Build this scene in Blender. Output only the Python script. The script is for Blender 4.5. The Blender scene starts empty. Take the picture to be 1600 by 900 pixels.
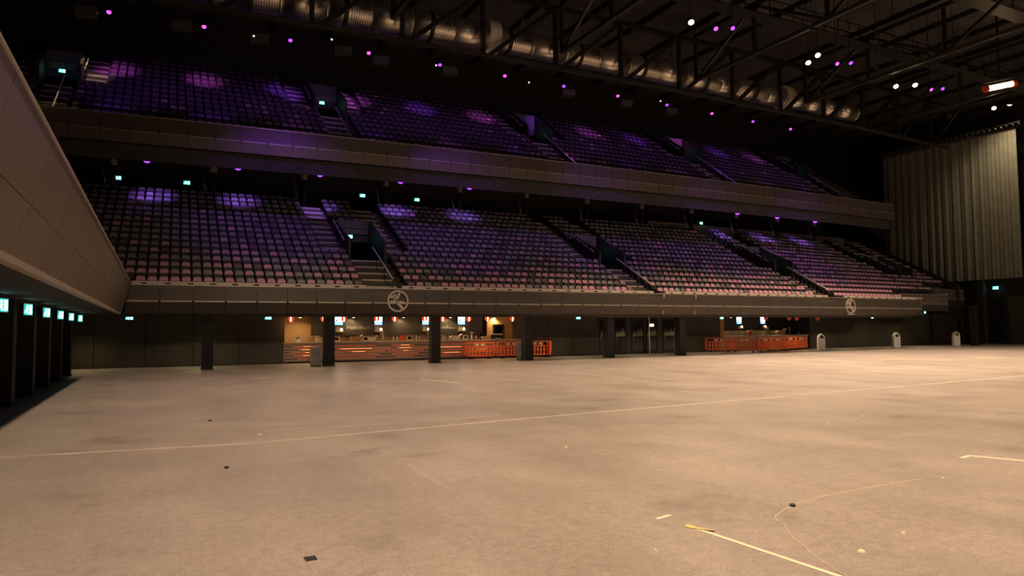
import bpy, math, random
import numpy as np
from mathutils import Vector, Matrix, Quaternion

R = math.radians
random.seed(7)
SC = bpy.context.scene
COL = SC.collection

# ------------------------------------------------------------------ camera, exposure, world
cam_d = bpy.data.cameras.new('camera')
cam_d.sensor_width = 36.0
cam_d.lens = 36.0 * 1079.1 / 1600.0
cam_d.clip_start, cam_d.clip_end = 0.1, 400
cam = bpy.data.objects.new('camera', cam_d)
COL.objects.link(cam)
YAW, PITCH, ROLL = 0.4745, 0.0589, -0.0077
fwd = Vector((math.sin(YAW) * math.cos(PITCH), math.cos(YAW) * math.cos(PITCH), math.sin(PITCH)))
rt = Vector((math.cos(YAW), -math.sin(YAW), 0))
up = rt.cross(fwd)
rt2 = math.cos(ROLL) * rt + math.sin(ROLL) * up
up2 = math.cos(ROLL) * up - math.sin(ROLL) * rt
cam.matrix_world = Matrix(((rt2.x, up2.x, -fwd.x, 0), (rt2.y, up2.y, -fwd.y, 0), (rt2.z, up2.z, -fwd.z, 1.8), (0, 0, 0, 1)))
SC.camera = cam

SC.view_settings.view_transform = 'Standard'
SC.view_settings.look = 'None'
SC.view_settings.exposure = 0.0
SC.view_settings.gamma = 1.0
SC.view_settings.use_curve_mapping = False

wd = bpy.data.worlds.new('world')
SC.world = wd
wd.use_nodes = True
wd.node_tree.nodes['Background'].inputs[0].default_value = (0.010, 0.009, 0.011, 1)
wd.node_tree.nodes['Background'].inputs[1].default_value = 0.3

WARM = (1.0, 0.70, 0.42)
# house lamps: (x, y, z, watts, spot degrees).  The first six hang in the picture, the rest above and behind the camera.
HOUSE = [(24.19, 26.64, 17.5, 18500, 114), (34.24, 27.76, 17.5, 8600, 118), (34.01, 26.90, 17.6, 8600, 118),
         (42.88, 28.04, 17.5, 8600, 118), (43.79, 27.33, 17.5, 8600, 118), (53.68, 27.79, 17.5, 8800, 112)]
HOUSE_OFF = [(6.2, 12.0, 19.0, 7000, 112), (26.0, 8.0, 19.0, 19500, 118), (44.0, 10.0, 19.0, 6500, 118), (60.0, 12.0, 19.0, 7500, 112),
             (6.2, -2.0, 19.0, 23500, 112), (27.0, -8.0, 19.0, 5500, 118), (6.6, 24.0, 19.0, 10000, 100)]
# added unseen fill lamps far behind the camera that brighten the stand: (x, y, z, watts, aimed at u, aimed at z)
FRONT_FILL = [(0, -20, 17, 4200, 0, 1.6), (8, -22, 17, 4800, 9, 1.6), (16, -24, 17, 5600, 18, 1.6), (25, -24, 17, 6600, 28, 1.7), (34, -24, 17, 7600, 38, 1.8), (44, -24, 17, 8600, 48, 2.0), (53, -22, 17, 9200, 57, 2.2), (60, -20, 17, 8500, 66, 2.6)]
FRONT_FILL_HIGH = [(10, -26, 17, 3200, 12, 7.0), (28, -26, 17, 5200, 31, 7.0), (46, -26, 17, 9000, 50, 7.0)]  # added unseen fill that lifts the upper balcony front
VIOLET, MAGENTA = (0.30, 0.06, 1.0), (0.75, 0.12, 0.85)
HALL_VIOLET_W, BALCONY_VIOLET_W, BALCONY_WASH_W, HEAD_W = 950, 380, 60, 1700
DOWNLIGHT_W = 150

# ------------------------------------------------------------------ materials
MATS = {}
def mat(name, col, rough=0.6, metal=0.0, emit=None, es=0.0, spec=0.5, noise=None, bump=0.0, scale=5.0):
    if name in MATS: return MATS[name]
    m = bpy.data.materials.new(name); m.use_nodes = True
    nt = m.node_tree; b = nt.nodes['Principled BSDF']
    b.inputs['Base Color'].default_value = (*col, 1)
    b.inputs['Roughness'].default_value = rough
    b.inputs['Metallic'].default_value = metal
    b.inputs['Specular IOR Level'].default_value = spec
    if emit:
        b.inputs['Emission Color'].default_value = (*emit, 1)
        b.inputs['Emission Strength'].default_value = es
    if noise or bump:
        tc = nt.nodes.new('ShaderNodeTexCoord')
        nz = nt.nodes.new('ShaderNodeTexNoise'); nz.inputs['Scale'].default_value = scale
        nz.inputs['Detail'].default_value = 6
        nt.links.new(tc.outputs['Object'], nz.inputs['Vector'])
        if noise:
            r = nt.nodes.new('ShaderNodeValToRGB')
            r.color_ramp.elements[0].position = 0.3; r.color_ramp.elements[1].position = 0.7
            r.color_ramp.elements[0].color = (*[c * (1 - noise) for c in col], 1)
            r.color_ramp.elements[1].color = (*[min(1, c * (1 + noise)) for c in col], 1)
            nt.links.new(nz.outputs['Fac'], r.inputs['Fac'])
            nt.links.new(r.outputs['Color'], b.inputs['Base Color'])
        if bump:
            bp = nt.nodes.new('ShaderNodeBump'); bp.inputs['Strength'].default_value = bump
            nt.links.new(nz.outputs['Fac'], bp.inputs['Height'])
            nt.links.new(bp.outputs['Normal'], b.inputs['Normal'])
    MATS[name] = m
    return m

def mat_floor():
    m = bpy.data.materials.new('floor_asphalt'); m.use_nodes = True
    nt = m.node_tree; L = nt.links; b = nt.nodes['Principled BSDF']
    tc = nt.nodes.new('ShaderNodeTexCoord')
    def noise(scale, detail, vec=(1, 1, 1), rough=0.5):
        mp = nt.nodes.new('ShaderNodeMapping'); mp.inputs['Scale'].default_value = vec
        L.new(tc.outputs['Object'], mp.inputs['Vector'])
        n = nt.nodes.new('ShaderNodeTexNoise'); n.inputs['Scale'].default_value = scale
        n.inputs['Detail'].default_value = detail; n.inputs['Roughness'].default_value = rough
        L.new(mp.outputs['Vector'], n.inputs['Vector']); return n
    def ramp(src, a, bb, p0=0.3, p1=0.7):
        r = nt.nodes.new('ShaderNodeValToRGB')
        r.color_ramp.elements[0].position = p0; r.color_ramp.elements[1].position = p1
        r.color_ramp.elements[0].color = (a, a, a, 1); r.color_ramp.elements[1].color = (bb, bb, bb, 1)
        L.new(src, r.inputs['Fac']); return r
    def mul(x, y):
        mx = nt.nodes.new('ShaderNodeMix'); mx.data_type = 'RGBA'; mx.blend_type = 'MULTIPLY'
        mx.inputs[0].default_value = 1.0
        L.new(x, mx.inputs[6]); L.new(y, mx.inputs[7]); return mx.outputs[2]
    base = nt.nodes.new('ShaderNodeRGB'); base.outputs[0].default_value = (0.385, 0.335, 0.325, 1)
    c = mul(base.outputs[0], ramp(noise(0.12, 4).outputs['Fac'], 0.84, 1.08).outputs['Color'])
    c = mul(c, ramp(noise(0.55, 8, (1, 0.35, 1), 0.65).outputs['Fac'], 0.80, 1.10).outputs['Color'])
    c = mul(c, ramp(noise(9.0, 8, (1, 1, 1), 0.75).outputs['Fac'], 0.78, 1.15).outputs['Color'])
    c = mul(c, ramp(noise(38.0, 7, (1, 1, 1), 0.85).outputs['Fac'], 0.60, 1.34).outputs['Color'])
    # pale worn scuffs that drift across the hall
    c2 = mul(c, ramp(noise(0.35, 10, (0.25, 2.2, 1), 0.72).outputs['Fac'], 1.0, 1.16, 0.55, 0.72).outputs['Color'])
    # dark stains of their own shape and thin pale scratches
    c2 = mul(c2, ramp(noise(0.8, 6, (0.6, 0.8, 1), 0.62).outputs['Fac'], 0.66, 1.0, 0.27, 0.42).outputs['Color'])
    c2 = mul(c2, ramp(noise(1.4, 3, (3.0, 0.12, 1), 0.5).outputs['Fac'], 1.0, 1.14, 0.66, 0.74).outputs['Color'])
    L.new(c2, b.inputs['Base Color'])
    rr = ramp(noise(0.8, 6).outputs['Fac'], 0.34, 0.5)
    L.new(rr.outputs['Color'], b.inputs['Roughness'])
    b.inputs['Specular IOR Level'].default_value = 0.45
    bp = nt.nodes.new('ShaderNodeBump'); bp.inputs['Strength'].default_value = 0.08
    L.new(noise(60, 4).outputs['Fac'], bp.inputs['Height']); L.new(bp.outputs['Normal'], b.inputs['Normal'])
    return m

def mat_perforated(name, col, alpha, rough=0.45, metal=0.5, scale=90.0):
    """metal sheet with punched holes: opaque metal mixed with open holes too fine to see one by one"""
    m = bpy.data.materials.new(name); m.use_nodes = True
    nt = m.node_tree; L = nt.links; b = nt.nodes['Principled BSDF']
    b.inputs['Base Color'].default_value = (*col, 1); b.inputs['Roughness'].default_value = rough; b.inputs['Metallic'].default_value = metal
    tc = nt.nodes.new('ShaderNodeTexCoord')
    n = nt.nodes.new('ShaderNodeTexNoise'); n.inputs['Scale'].default_value = 0.9; n.inputs['Detail'].default_value = 5
    L.new(tc.outputs['Object'], n.inputs['Vector'])
    r = nt.nodes.new('ShaderNodeValToRGB')
    r.color_ramp.elements[0].color = (*[c * .82 for c in col], 1); r.color_ramp.elements[1].color = (*[c * 1.15 for c in col], 1)
    L.new(n.outputs['Fac'], r.inputs['Fac']); L.new(r.outputs['Color'], b.inputs['Base Color'])
    if alpha < 1:
        b.inputs['Alpha'].default_value = alpha
    v = nt.nodes.new('ShaderNodeTexVoronoi'); v.inputs['Scale'].default_value = scale / 3; v.inputs['Randomness'].default_value = 0.0
    L.new(tc.outputs['Object'], v.inputs['Vector'])
    bp = nt.nodes.new('ShaderNodeBump'); bp.inputs['Strength'].default_value = 0.25
    L.new(v.outputs['Distance'], bp.inputs['Height']); L.new(bp.outputs['Normal'], b.inputs['Normal'])
    return m

def mat_wood(name, c1, c2, scale=3.0):
    m = bpy.data.materials.new(name); m.use_nodes = True
    nt = m.node_tree; L = nt.links; b = nt.nodes['Principled BSDF']; b.inputs['Roughness'].default_value = 0.5
    tc = nt.nodes.new('ShaderNodeTexCoord'); mp = nt.nodes.new('ShaderNodeMapping'); mp.inputs['Rotation'].default_value = (0, R(45), 0)
    w = nt.nodes.new('ShaderNodeTexWave'); w.inputs['Scale'].default_value = scale; w.inputs['Distortion'].default_value = 3
    w.inputs['Detail'].default_value = 3
    r = nt.nodes.new('ShaderNodeValToRGB'); r.color_ramp.elements[0].color = (*c1, 1); r.color_ramp.elements[1].color = (*c2, 1)
    L.new(tc.outputs['Object'], mp.inputs['Vector']); L.new(mp.outputs['Vector'], w.inputs['Vector'])
    L.new(w.outputs['Fac'], r.inputs['Fac']); L.new(r.outputs['Color'], b.inputs['Base Color'])
    return m

M_FLOOR = mat_floor()
M_FASC = mat_perforated('perforated_bronze_sheet', (0.155, 0.128, 0.112), 1.0)
M_FASC_LOW = mat_perforated('solid_bronze_sheet', (0.072, 0.059, 0.052), 1.0)
M_MESH = mat_perforated('open_mesh_balustrade', (0.09, 0.075, 0.068), 0.70)
M_UPMESH = mat_perforated('upper_mesh_balustrade', (0.20, 0.165, 0.16), 0.70)  # same front as below, its colour lightened in place of missing light
M_UPSHEET = mat_perforated('upper_solid_sheet', (0.17, 0.14, 0.13), 1.0)  # colour likewise lightened in place of light on the upper front
M_RIM = mat('pale_steel_rim', (0.40, 0.35, 0.31), 0.4, 0.6)
M_LEDGE = mat('pale_ledge', (0.46, 0.38, 0.35), 0.6)
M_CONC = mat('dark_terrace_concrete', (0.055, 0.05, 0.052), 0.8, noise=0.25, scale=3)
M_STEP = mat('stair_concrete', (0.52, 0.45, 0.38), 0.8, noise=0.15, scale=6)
M_BLACK = mat('black_paint', (0.018, 0.016, 0.017), 0.7)
M_BLACKWALL = mat('black_wall_paint', (0.030, 0.026, 0.022), 0.6, noise=0.25, scale=0.8)
M_DARKROOF = mat('dark_roof_deck', (0.055, 0.050, 0.048), 0.8, noise=0.3, scale=1.2)
M_STEEL_D = mat('dark_painted_steel', (0.016, 0.014, 0.014), 0.5, 0.3)
M_STEEL_W = mat('dusty_steel_chord', (0.036, 0.033, 0.030), 0.5, 0.3)
M_STEEL = mat('brushed_steel', (0.50, 0.47, 0.44), 0.35, 0.9)
M_RAIL = mat('polished_rail', (0.72, 0.68, 0.64), 0.4, 0.3)
M_DUCT = mat('galvanised_duct', (0.72, 0.66, 0.58), 0.32, 1.0, noise=0.12, scale=2)
M_DUCTCAP = mat('pale_duct_flange', (0.60, 0.55, 0.48), 0.6)
M_PINK = mat('pink_seat_fabric', (0.52, 0.27, 0.37), 0.85)
M_GREY = mat('grey_seat_fabric', (0.24, 0.225, 0.265), 0.85)
M_DARK = mat('plum_seat_fabric', (0.15, 0.115, 0.135), 0.85)
M_SHELL = mat('dark_seat_plastic', (0.026, 0.019, 0.023), 0.6)
M_WOOD = mat_wood('golden_plywood', (0.42, 0.22, 0.075), (0.58, 0.33, 0.12))
M_COUNTER = mat('copper_counter_boards', (0.38, 0.25, 0.205), 0.25, 0.3)
M_COUNTERTOP = mat('pale_counter_top', (0.55, 0.44, 0.33), 0.35)
M_ORANGE = mat('orange_plastic', (0.90, 0.16, 0.045), 0.45)
M_WHITE = mat('white_plastic', (0.75, 0.72, 0.68), 0.5)
M_GREYBIN = mat('light_grey_sheet', (0.50, 0.46, 0.42), 0.5)
M_SCREENB = mat('screen_black', (0.01, 0.01, 0.01), 0.15)
M_CARD = mat('cardboard', (0.50, 0.32, 0.17), 0.8)
M_CURT = mat('grey_stage_curtain', (0.20, 0.185, 0.145), 0.95, noise=0.12, scale=1.5)
M_TAPE = mat('white_floor_tape', (0.80, 0.72, 0.58), 0.6)
M_TAPEY = mat('yellowed_tape', (0.75, 0.55, 0.22), 0.6)
M_BTAPE = mat('black_tape', (0.02, 0.02, 0.02), 0.5)
M_SEAM = mat('worn_floor_seam', (0.45, 0.385, 0.36), 0.5, noise=0.2, scale=2)
M_SIGN = mat('aluminium_emblem', (0.40, 0.35, 0.32), 0.5, 0.3)
M_LETTER = mat('grey_lettering', (0.26, 0.235, 0.20), 0.5)
M_SKYLINE = mat('frosted_film', (0.36, 0.32, 0.26), 0.7)
M_GLASSD = mat('dark_door_glass', (0.020, 0.017, 0.016), 0.12)
M_GLASSB = mat('bottle_glass', (0.10, 0.16, 0.05), 0.1)
E_LAMP = mat('lit_warm_lens', (1, 1, 1), 0.5, emit=(1.0, 0.83, 0.55), es=25)
E_VIO = mat('lit_violet_lens', (0.2, 0.1, 0.4), 0.5, emit=(0.34, 0.05, 1.0), es=2.2)
E_MAG = mat('lit_magenta_lens', (0.4, 0.1, 0.4), 0.5, emit=(0.95, 0.08, 0.85), es=2.0)
E_EXITG = mat('lit_exit_green', (0.1, 0.5, 0.4), 0.5, emit=(0.03, 0.55, 0.50), es=0.9)
E_EXITW = mat('lit_exit_white', (1, 1, 1), 0.5, emit=(0.50, 0.95, 0.92), es=2.2)
E_SCR = mat('lit_menu_white', (1, 1, 1), 0.3, emit=(0.72, 0.84, 1.0), es=3.2)
E_SCRB = mat('lit_menu_blue', (0.2, 0.4, 1), 0.3, emit=(0.15, 0.36, 1.0), es=2.6)
E_GLOBE = mat('lit_globe', (1, 1, 1), 0.5, emit=(1.0, 0.80, 0.42), es=5)
E_LANW = mat('lit_lantern_cream', (1, 1, 1), 0.5, emit=(1.0, 0.60, 0.28), es=3.2)
E_LANR = mat('lit_lantern_red', (0.6, 0.05, 0.02), 0.5, emit=(1.0, 0.08, 0.03), es=0.55)
E_GLINT = mat('painted_orange_glint', (1, 0.4, 0.1), 0.5, emit=(1.0, 0.30, 0.09), es=1.7)  # painted lantern reflections on the counter boards, given as glow
E_GLINT_RED = mat('painted_red_glint', (.6, .1, .05), 0.5, emit=(1.0, 0.10, 0.02), es=0.22)  # red glow painted around those lantern reflections
E_LAND = mat('dim_red_lantern', (.35, .06, .04), 0.6, emit=(1.0, 0.12, 0.05), es=0.12)
E_HEAT = mat('lit_orange_tube', (1, 0.6, 0.3), 0.5, emit=(1.0, 0.62, 0.30), es=14)
E_DOWN = mat('lit_downlight', (1, 1, 1), 0.5, emit=(1.0, 0.80, 0.48), es=10)
E_COOL = mat('lit_cool_lamp', (1, 1, 1), 0.5, emit=(0.7, 0.9, 1.0), es=8)
E_INFO = mat('lit_yellow_sign', (1, 1, 1), 0.5, emit=(1.0, 0.82, 0.42), es=2.5)

# ------------------------------------------------------------------ mesh helpers
class MB:
    def __init__(s): s.v, s.f, s.m = [], [], []
    def add(s, vs, fs, mi=0):
        o = len(s.v); s.v += [tuple(v) for v in vs]
        s.f += [tuple(o + i for i in f) for f in fs]; s.m += [mi] * len(fs); return s
    def hexa(s, p, mi=0):      # p: 4 bottom (ccw), 4 top
        return s.add(p, [(3, 2, 1, 0), (4, 5, 6, 7), (0, 1, 5, 4), (1, 2, 6, 5), (2, 3, 7, 6), (3, 0, 4, 7)], mi)
    def box(s, x0, x1, y0, y1, z0, z1, mi=0, q=None, c=None):
        p = [(x0, y0, z0), (x1, y0, z0), (x1, y1, z0), (x0, y1, z0), (x0, y0, z1), (x1, y0, z1), (x1, y1, z1), (x0, y1, z1)]
        if q is not None:
            c = Vector(c or (0, 0, 0)); p = [tuple(q @ (Vector(a) - c) + c) for a in p]
        return s.hexa(p, mi)
    def tube(s, a, b, r, n=8, mi=0, r2=None, caps=True):
        a, b = Vector(a), Vector(b); d = (b - a)
        if d.length < 1e-6: return s
        q = d.to_track_quat('Z', 'Y'); r2 = r if r2 is None else r2
        vs = [a + q @ Vector((r * math.cos(2 * math.pi * i / n), r * math.sin(2 * math.pi * i / n), 0)) for i in range(n)]
        vs += [b + q @ Vector((r2 * math.cos(2 * math.pi * i / n), r2 * math.sin(2 * math.pi * i / n), 0)) for i in range(n)]
        fs = [(i, (i + 1) % n, n + (i + 1) % n, n + i) for i in range(n)]
        if caps: fs += [tuple(reversed(range(n))), tuple(range(n, 2 * n))]
        return s.add(vs, fs, mi)
    def path(s, pts, r, n=6, mi=0):
        for a, b in zip(pts[:-1], pts[1:]): s.tube(a, b, r, n, mi)
        return s
    def lathe(s, prof, n=16, c=(0, 0, 0), mi=0, seg_mats=None):
        vs = []; k = len(prof)
        for i in range(n):
            a = 2 * math.pi * i / n
            for r, z in prof: vs.append((c[0] + r * math.cos(a), c[1] + r * math.sin(a), c[2] + z))
        o = len(s.v); s.v += vs
        for i in range(n):
            j = (i + 1) % n
            for t in range(k - 1):
                s.f.append((o + i * k + t, o + j * k + t, o + j * k + t + 1, o + i * k + t + 1))
                s.m.append(seg_mats[i] if seg_mats else mi)
        s.f.append(tuple(o + i * k for i in reversed(range(n)))); s.m.append(mi)
        s.f.append(tuple(o + i * k + k - 1 for i in range(n))); s.m.append(mi)
        return s
    def prism(s, outline, y0, y1, mi=0):   # outline in x,z extruded along y
        n = len(outline)
        vs = [(x, y0, z) for x, z in outline] + [(x, y1, z) for x, z in outline]
        fs = [tuple(range(n)), tuple(reversed(range(n, 2 * n)))] + [(i, n + i, n + (i + 1) % n, (i + 1) % n) for i in range(n)]
        return s.add(vs, fs, mi)
    def mesh(s, name, mats, smooth=False):
        me = bpy.data.meshes.new(name)
        me.from_pydata(s.v, [], s.f)
        for m in (mats if isinstance(mats, (list, tuple)) else [mats]): me.materials.append(m)
        me.polygons.foreach_set('material_index', s.m)
        if smooth: me.polygons.foreach_set('use_smooth', [True] * len(me.polygons))
        me.update(); return me
    def build(s, name, mats, parent=None, smooth=False):
        o = bpy.data.objects.new(name, s.mesh(name, mats, smooth)); COL.objects.link(o)
        if parent: o.parent = parent
        return o

def bow(u): return -1.08 * (1 - ((u - 28.8) / 32.4) ** 2)
def W(u, v, z): return Vector((u, v + bow(u), z))
def wrot(u): return math.atan(2 * 1.08 * (u - 28.8) / 32.4 ** 2)
def us(u0, u1, step=1.4):
    n = max(1, int(math.ceil((u1 - u0) / step))); return [u0 + (u1 - u0) * i / n for i in range(n + 1)]

def tag(o, label, cat, group=None):
    o['label'] = label; o['category'] = cat
    if group: o['group'] = group
    return o
def thing(name, label, cat, loc=(0, 0, 0), rotz=0.0, group=None):
    o = bpy.data.objects.new(name, None); o.empty_display_size = 0.1; COL.objects.link(o)
    o.location = loc; o.rotation_euler = (0, 0, rotz)
    return tag(o, label, cat, group)
def struct(o): o['kind'] = 'structure'; return o
def part(name, mesh, parent):
    o = bpy.data.objects.new(name, mesh); COL.objects.link(o); o.parent = parent; return o

def sweep(mb, prof, u0, u1, step=1.4, mi=0, gap=0.0, closed=True, mis=None):
    """profile of (v, z) swept along the stand; with a gap it becomes separate panels"""
    U = us(u0, u1, step); n = len(prof)
    spans = [(a + gap / 2, b - gap / 2) for a, b in zip(U[:-1], U[1:])] if gap else [(a, b) for a, b in zip(U[:-1], U[1:])]
    for a, b in spans:
        vs = [W(a, v, z) for v, z in prof] + [W(b, v, z) for v, z in prof]
        fs = [(i, i + 1, n + i + 1, n + i) for i in range(n - 1)]
        if closed: fs.append((n - 1, 0, n, 2 * n - 1)); 
        if closed and gap: fs += [tuple(reversed(range(n))), tuple(range(n, 2 * n))]
        mb.add(vs, fs, mi)
    return mb

ORD = 'first second third fourth fifth sixth seventh eighth ninth tenth eleventh twelfth thirteenth fourteenth fifteenth sixteenth seventeenth eighteenth nineteenth twentieth'.split()
TENS = ['twenty', 'thirty', 'forty', 'fifty']
def ordn(n):   # 1-based
    if n <= 20: return ORD[n - 1]
    t, r = divmod(n, 10)
    return (TENS[t - 2] + '-' + ORD[r - 1]) if r else {30: 'thirtieth', 40: 'fortieth', 50: 'fiftieth'}[n]

def spot(name, loc, target, watts, col, deg, blend=0.5, size=0.15, parent=None):
    d = bpy.data.lights.new(name, 'SPOT'); d.energy = watts; d.color = col
    d.spot_size = R(deg); d.spot_blend = blend; d.shadow_soft_size = size
    o = bpy.data.objects.new(name, d); COL.objects.link(o)
    loc = Vector(loc); q = (Vector(target) - loc).to_track_quat('-Z', 'Y')
    o.rotation_mode = 'QUATERNION'; o.rotation_quaternion = q
    if parent: o.parent = parent; o.location = loc - parent.location
    else: o.location = loc
    return o
def point(name, loc, watts, col, size=0.1, parent=None):
    d = bpy.data.lights.new(name, 'POINT'); d.energy = watts; d.color = col; d.shadow_soft_size = size
    o = bpy.data.objects.new(name, d); COL.objects.link(o)
    if parent: o.parent = parent; o.location = Vector(loc) - parent.location
    else: o.location = loc
    return o

# ------------------------------------------------------------------ room shell
def quadobj(name, pts, m, kind='structure'):
    mb = MB(); mb.add(pts, [(0, 1, 2, 3)]); o = mb.build(name, m); o['kind'] = kind; return o
struct(MB().box(-26, 76, -45, 60, -0.3, 0.0).build('floor', M_FLOOR))
struct(MB().box(-26, 76, -45, 60, 23.5, 23.8).build('ceiling', M_DARKROOF))
struct(MB().box(-26.4, -26, -45, 60, 0, 23.5).build('wall_left', M_BLACKWALL))
struct(MB().box(75.6, 76, -45, 60, 0, 23.5).build('wall_right', M_BLACKWALL))
struct(MB().box(-26, 76, -45.4, -45, 0, 23.5).build('wall_front', M_BLACKWALL))
struct(MB().box(-26, 76, 59.6, 60, 0, 23.5).build('wall_back', M_BLACK))

# corrugated roof ribs and purlins
mb = MB()
for i in range(26):
    x = -24 + i * 3.86
    mb.box(x - .07, x + .07, -40, 56, 23.15, 23.5)
struct(mb.build('trim_purlins', M_STEEL_D))

# ------------------------------------------------------------------ seating tiers
LOW = dict(e0=34.65, z0=3.45, rise=0.408, run=0.75, n=16)
UPP = dict(e0=40.05, z0=11.70, rise=0.537, run=0.75, n=14)
def tz(T, k): return T['z0'] + T['rise'] * k
def te(T, k): return T['e0'] + T['run'] * k
LV = [10.45, 26.95, 43.3, 59.6]
UV = [-5.25, 9.85, 25.4, 40.6, 55.0]
LOW.update(voms=LV, floor_row=5, open_rows=(6, 9), left=-1.0, right=63.0, stair_w=1.65, head=0.85)
UPP.update(voms=UV, floor_row=7, open_rows=(8, 10), left=-12.0, right=59.3, stair_w=1.35, head=1.05)
HALF = 0.95            # half width of the opening
def row_left(T, k):
    return (-0.8 - 0.45 * k) if T is LOW else -12.0
def row_right(T, k):
    if T is LOW:
        return 53.0 if k < 2 else (60.0 if k < 4 else 64.5)
    return T['right']

def build_tier(T, name):
    mb = MB()
    for k in range(T['n']):
        cuts = [(c - HALF, c + HALF) for c in T['voms']] if T['open_rows'][0] <= k <= T['open_rows'][1] else []
        a = row_left(T, k) - 1.5; segs = []; end = row_right(T, k)
        for c0, c1 in cuts:
            if c0 >= end: break
            segs.append((a, c0)); a = min(c1, end)
        segs.append((a, end))
        for s0, s1 in segs:
            if s1 - s0 < .05: continue
            z = tz(T, k); zb = z - T['rise'] - (0.6 if k == 0 else 0)
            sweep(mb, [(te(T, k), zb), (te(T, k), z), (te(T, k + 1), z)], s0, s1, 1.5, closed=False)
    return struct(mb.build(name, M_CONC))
build_tier(LOW, 'floor_lower_tier')
build_tier(UPP, 'floor_upper_tier')

# side walls, rear panel and floor of each tier opening
def build_voms(T, name):
    n = 0
    for c in T['voms']:
        f0, f1 = T['open_rows']; v0, v1 = te(T, f0), te(T, f1 + 1)
        zf = tz(T, T['floor_row'])
        mb = MB()
        for s in (-1, 1):
            u = c + s * (HALF + 0.05)
            zt0, zt1 = tz(T, f0) + 0.95, tz(T, f1 + 1) + T['head']
            w = 0.07
            mb.hexa([W(u - w, v0 - .35, zf - .3), W(u + w, v0 - .35, zf - .3), W(u + w, v1, zf - .3), W(u - w, v1, zf - .3),
                     W(u - w, v0 - .35, zt0), W(u + w, v0 - .35, zt0), W(u + w, v1, zt1), W(u - w, v1, zt1)])
        # tunnel floor running back under the rows, its side walls and its end
        mb.hexa([W(c - HALF, v0 - .05, zf - .25), W(c + HALF, v0 - .05, zf - .25), W(c + HALF, v1 + 3, zf - .25), W(c - HALF, v1 + 3, zf - .25),
                 W(c - HALF, v0 - .05, zf), W(c + HALF, v0 - .05, zf), W(c + HALF, v1 + 3, zf), W(c - HALF, v1 + 3, zf)])
        for s in (-1, 1):
            u = c + s * (HALF + 0.05)
            mb.hexa([W(u - .05, v1, zf), W(u + .05, v1, zf), W(u + .05, v1 + 3, zf), W(u - .05, v1 + 3, zf),
                     W(u - .05, v1, zf + 2.3), W(u + .05, v1, zf + 2.3), W(u + .05, v1 + 3, zf + 2.3), W(u - .05, v1 + 3, zf + 2.3)])
        struct(mb.build('wall_' + name + '_opening', M_BLACKWALL))
        # rear parapet panel above the opening (lighter boards with a joint)
        zt = tz(T, f1 + 1) + T['head']; zb = zf + 2.1
        mp = MB()
        zm = zb + (zt - zb) * .42
        for za, zb2 in ((zb, zm - .02), (zm + .02, zt)):
            mp.hexa([W(c - HALF, v1 - .06, za), W(c + HALF, v1 - .06, za), W(c + HALF, v1 + .04, za), W(c - HALF, v1 + .04, za),
                     W(c - HALF, v1 - .06, zb2), W(c + HALF, v1 - .06, zb2), W(c + HALF, v1 + .04, zb2), W(c - HALF, v1 + .04, zb2)])
        struct(mp.build('trim_' + name + '_header', mat('header_board', (0.13, 0.11, 0.105), 0.7)))
        n += 1
build_voms(LOW, 'lower')
build_voms(UPP, 'upper')

# gangway stairs: central flight below each opening and two flights beside it
def flight(name, label, u0, u1, T, r0, r1, group):
    mb = MB()
    for k in range(r0, r1 + 1):
        z = tz(T, k); e = te(T, k); h = T['run'] / 2
        for (va, vb, za, zb) in ((e + .02, e + h, z - .05, z + .012), (e + h, e + 2 * h + .0, z - .05, z + T['rise'] / 2)):
            mb.hexa([W(u0, va, za), W(u1, va, za), W(u1, vb, za), W(u0, vb, za), W(u0, va, zb), W(u1, va, zb), W(u1, vb, zb), W(u0, vb, zb)], 0)
            mb.hexa([W(u0, va - .006, zb - .22), W(u1, va - .006, zb - .22), W(u1, va + .0, zb - .22), W(u0, va, zb - .22),
                     W(u0, va - .006, zb - .095), W(u1, va - .006, zb - .095), W(u1, va, zb - .095), W(u0, va, zb - .095)], 1)  # black strip low on each riser puts the shadow gap into colour
    o = mb.build(name, [M_STEP, M_BLACK])
    return tag(o, label, 'stairs', group)
def rail(name, label, u, T, k0, k1, h=0.95, group=None, step=1, posts=True):
    t = thing(name, label, 'handrail', W(u, te(T, k0), tz(T, k0)), 0, group)
    o = Vector(t.location); mb = MB()
    P = [W(u, te(T, k) + .35, tz(T, k) + h) - o for k in range(k0, k1 + 1, step)]
    MB().path(P, 0.04, 8).build('rail', M_RAIL, t)
    if posts:
        for k in range(k0, k1 + 1, max(step, 1) * 2):
            a = W(u, te(T, k) + .35, tz(T, k)) - o
            MB().tube(a, a + Vector((0, 0, h)), 0.02, 6).build('post', M_STEEL_D, t)
    return t
NM = ['nearest the corner', 'second from the corner', 'third from the corner', 'nearest the curtain end', 'at the far dark end']
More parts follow.
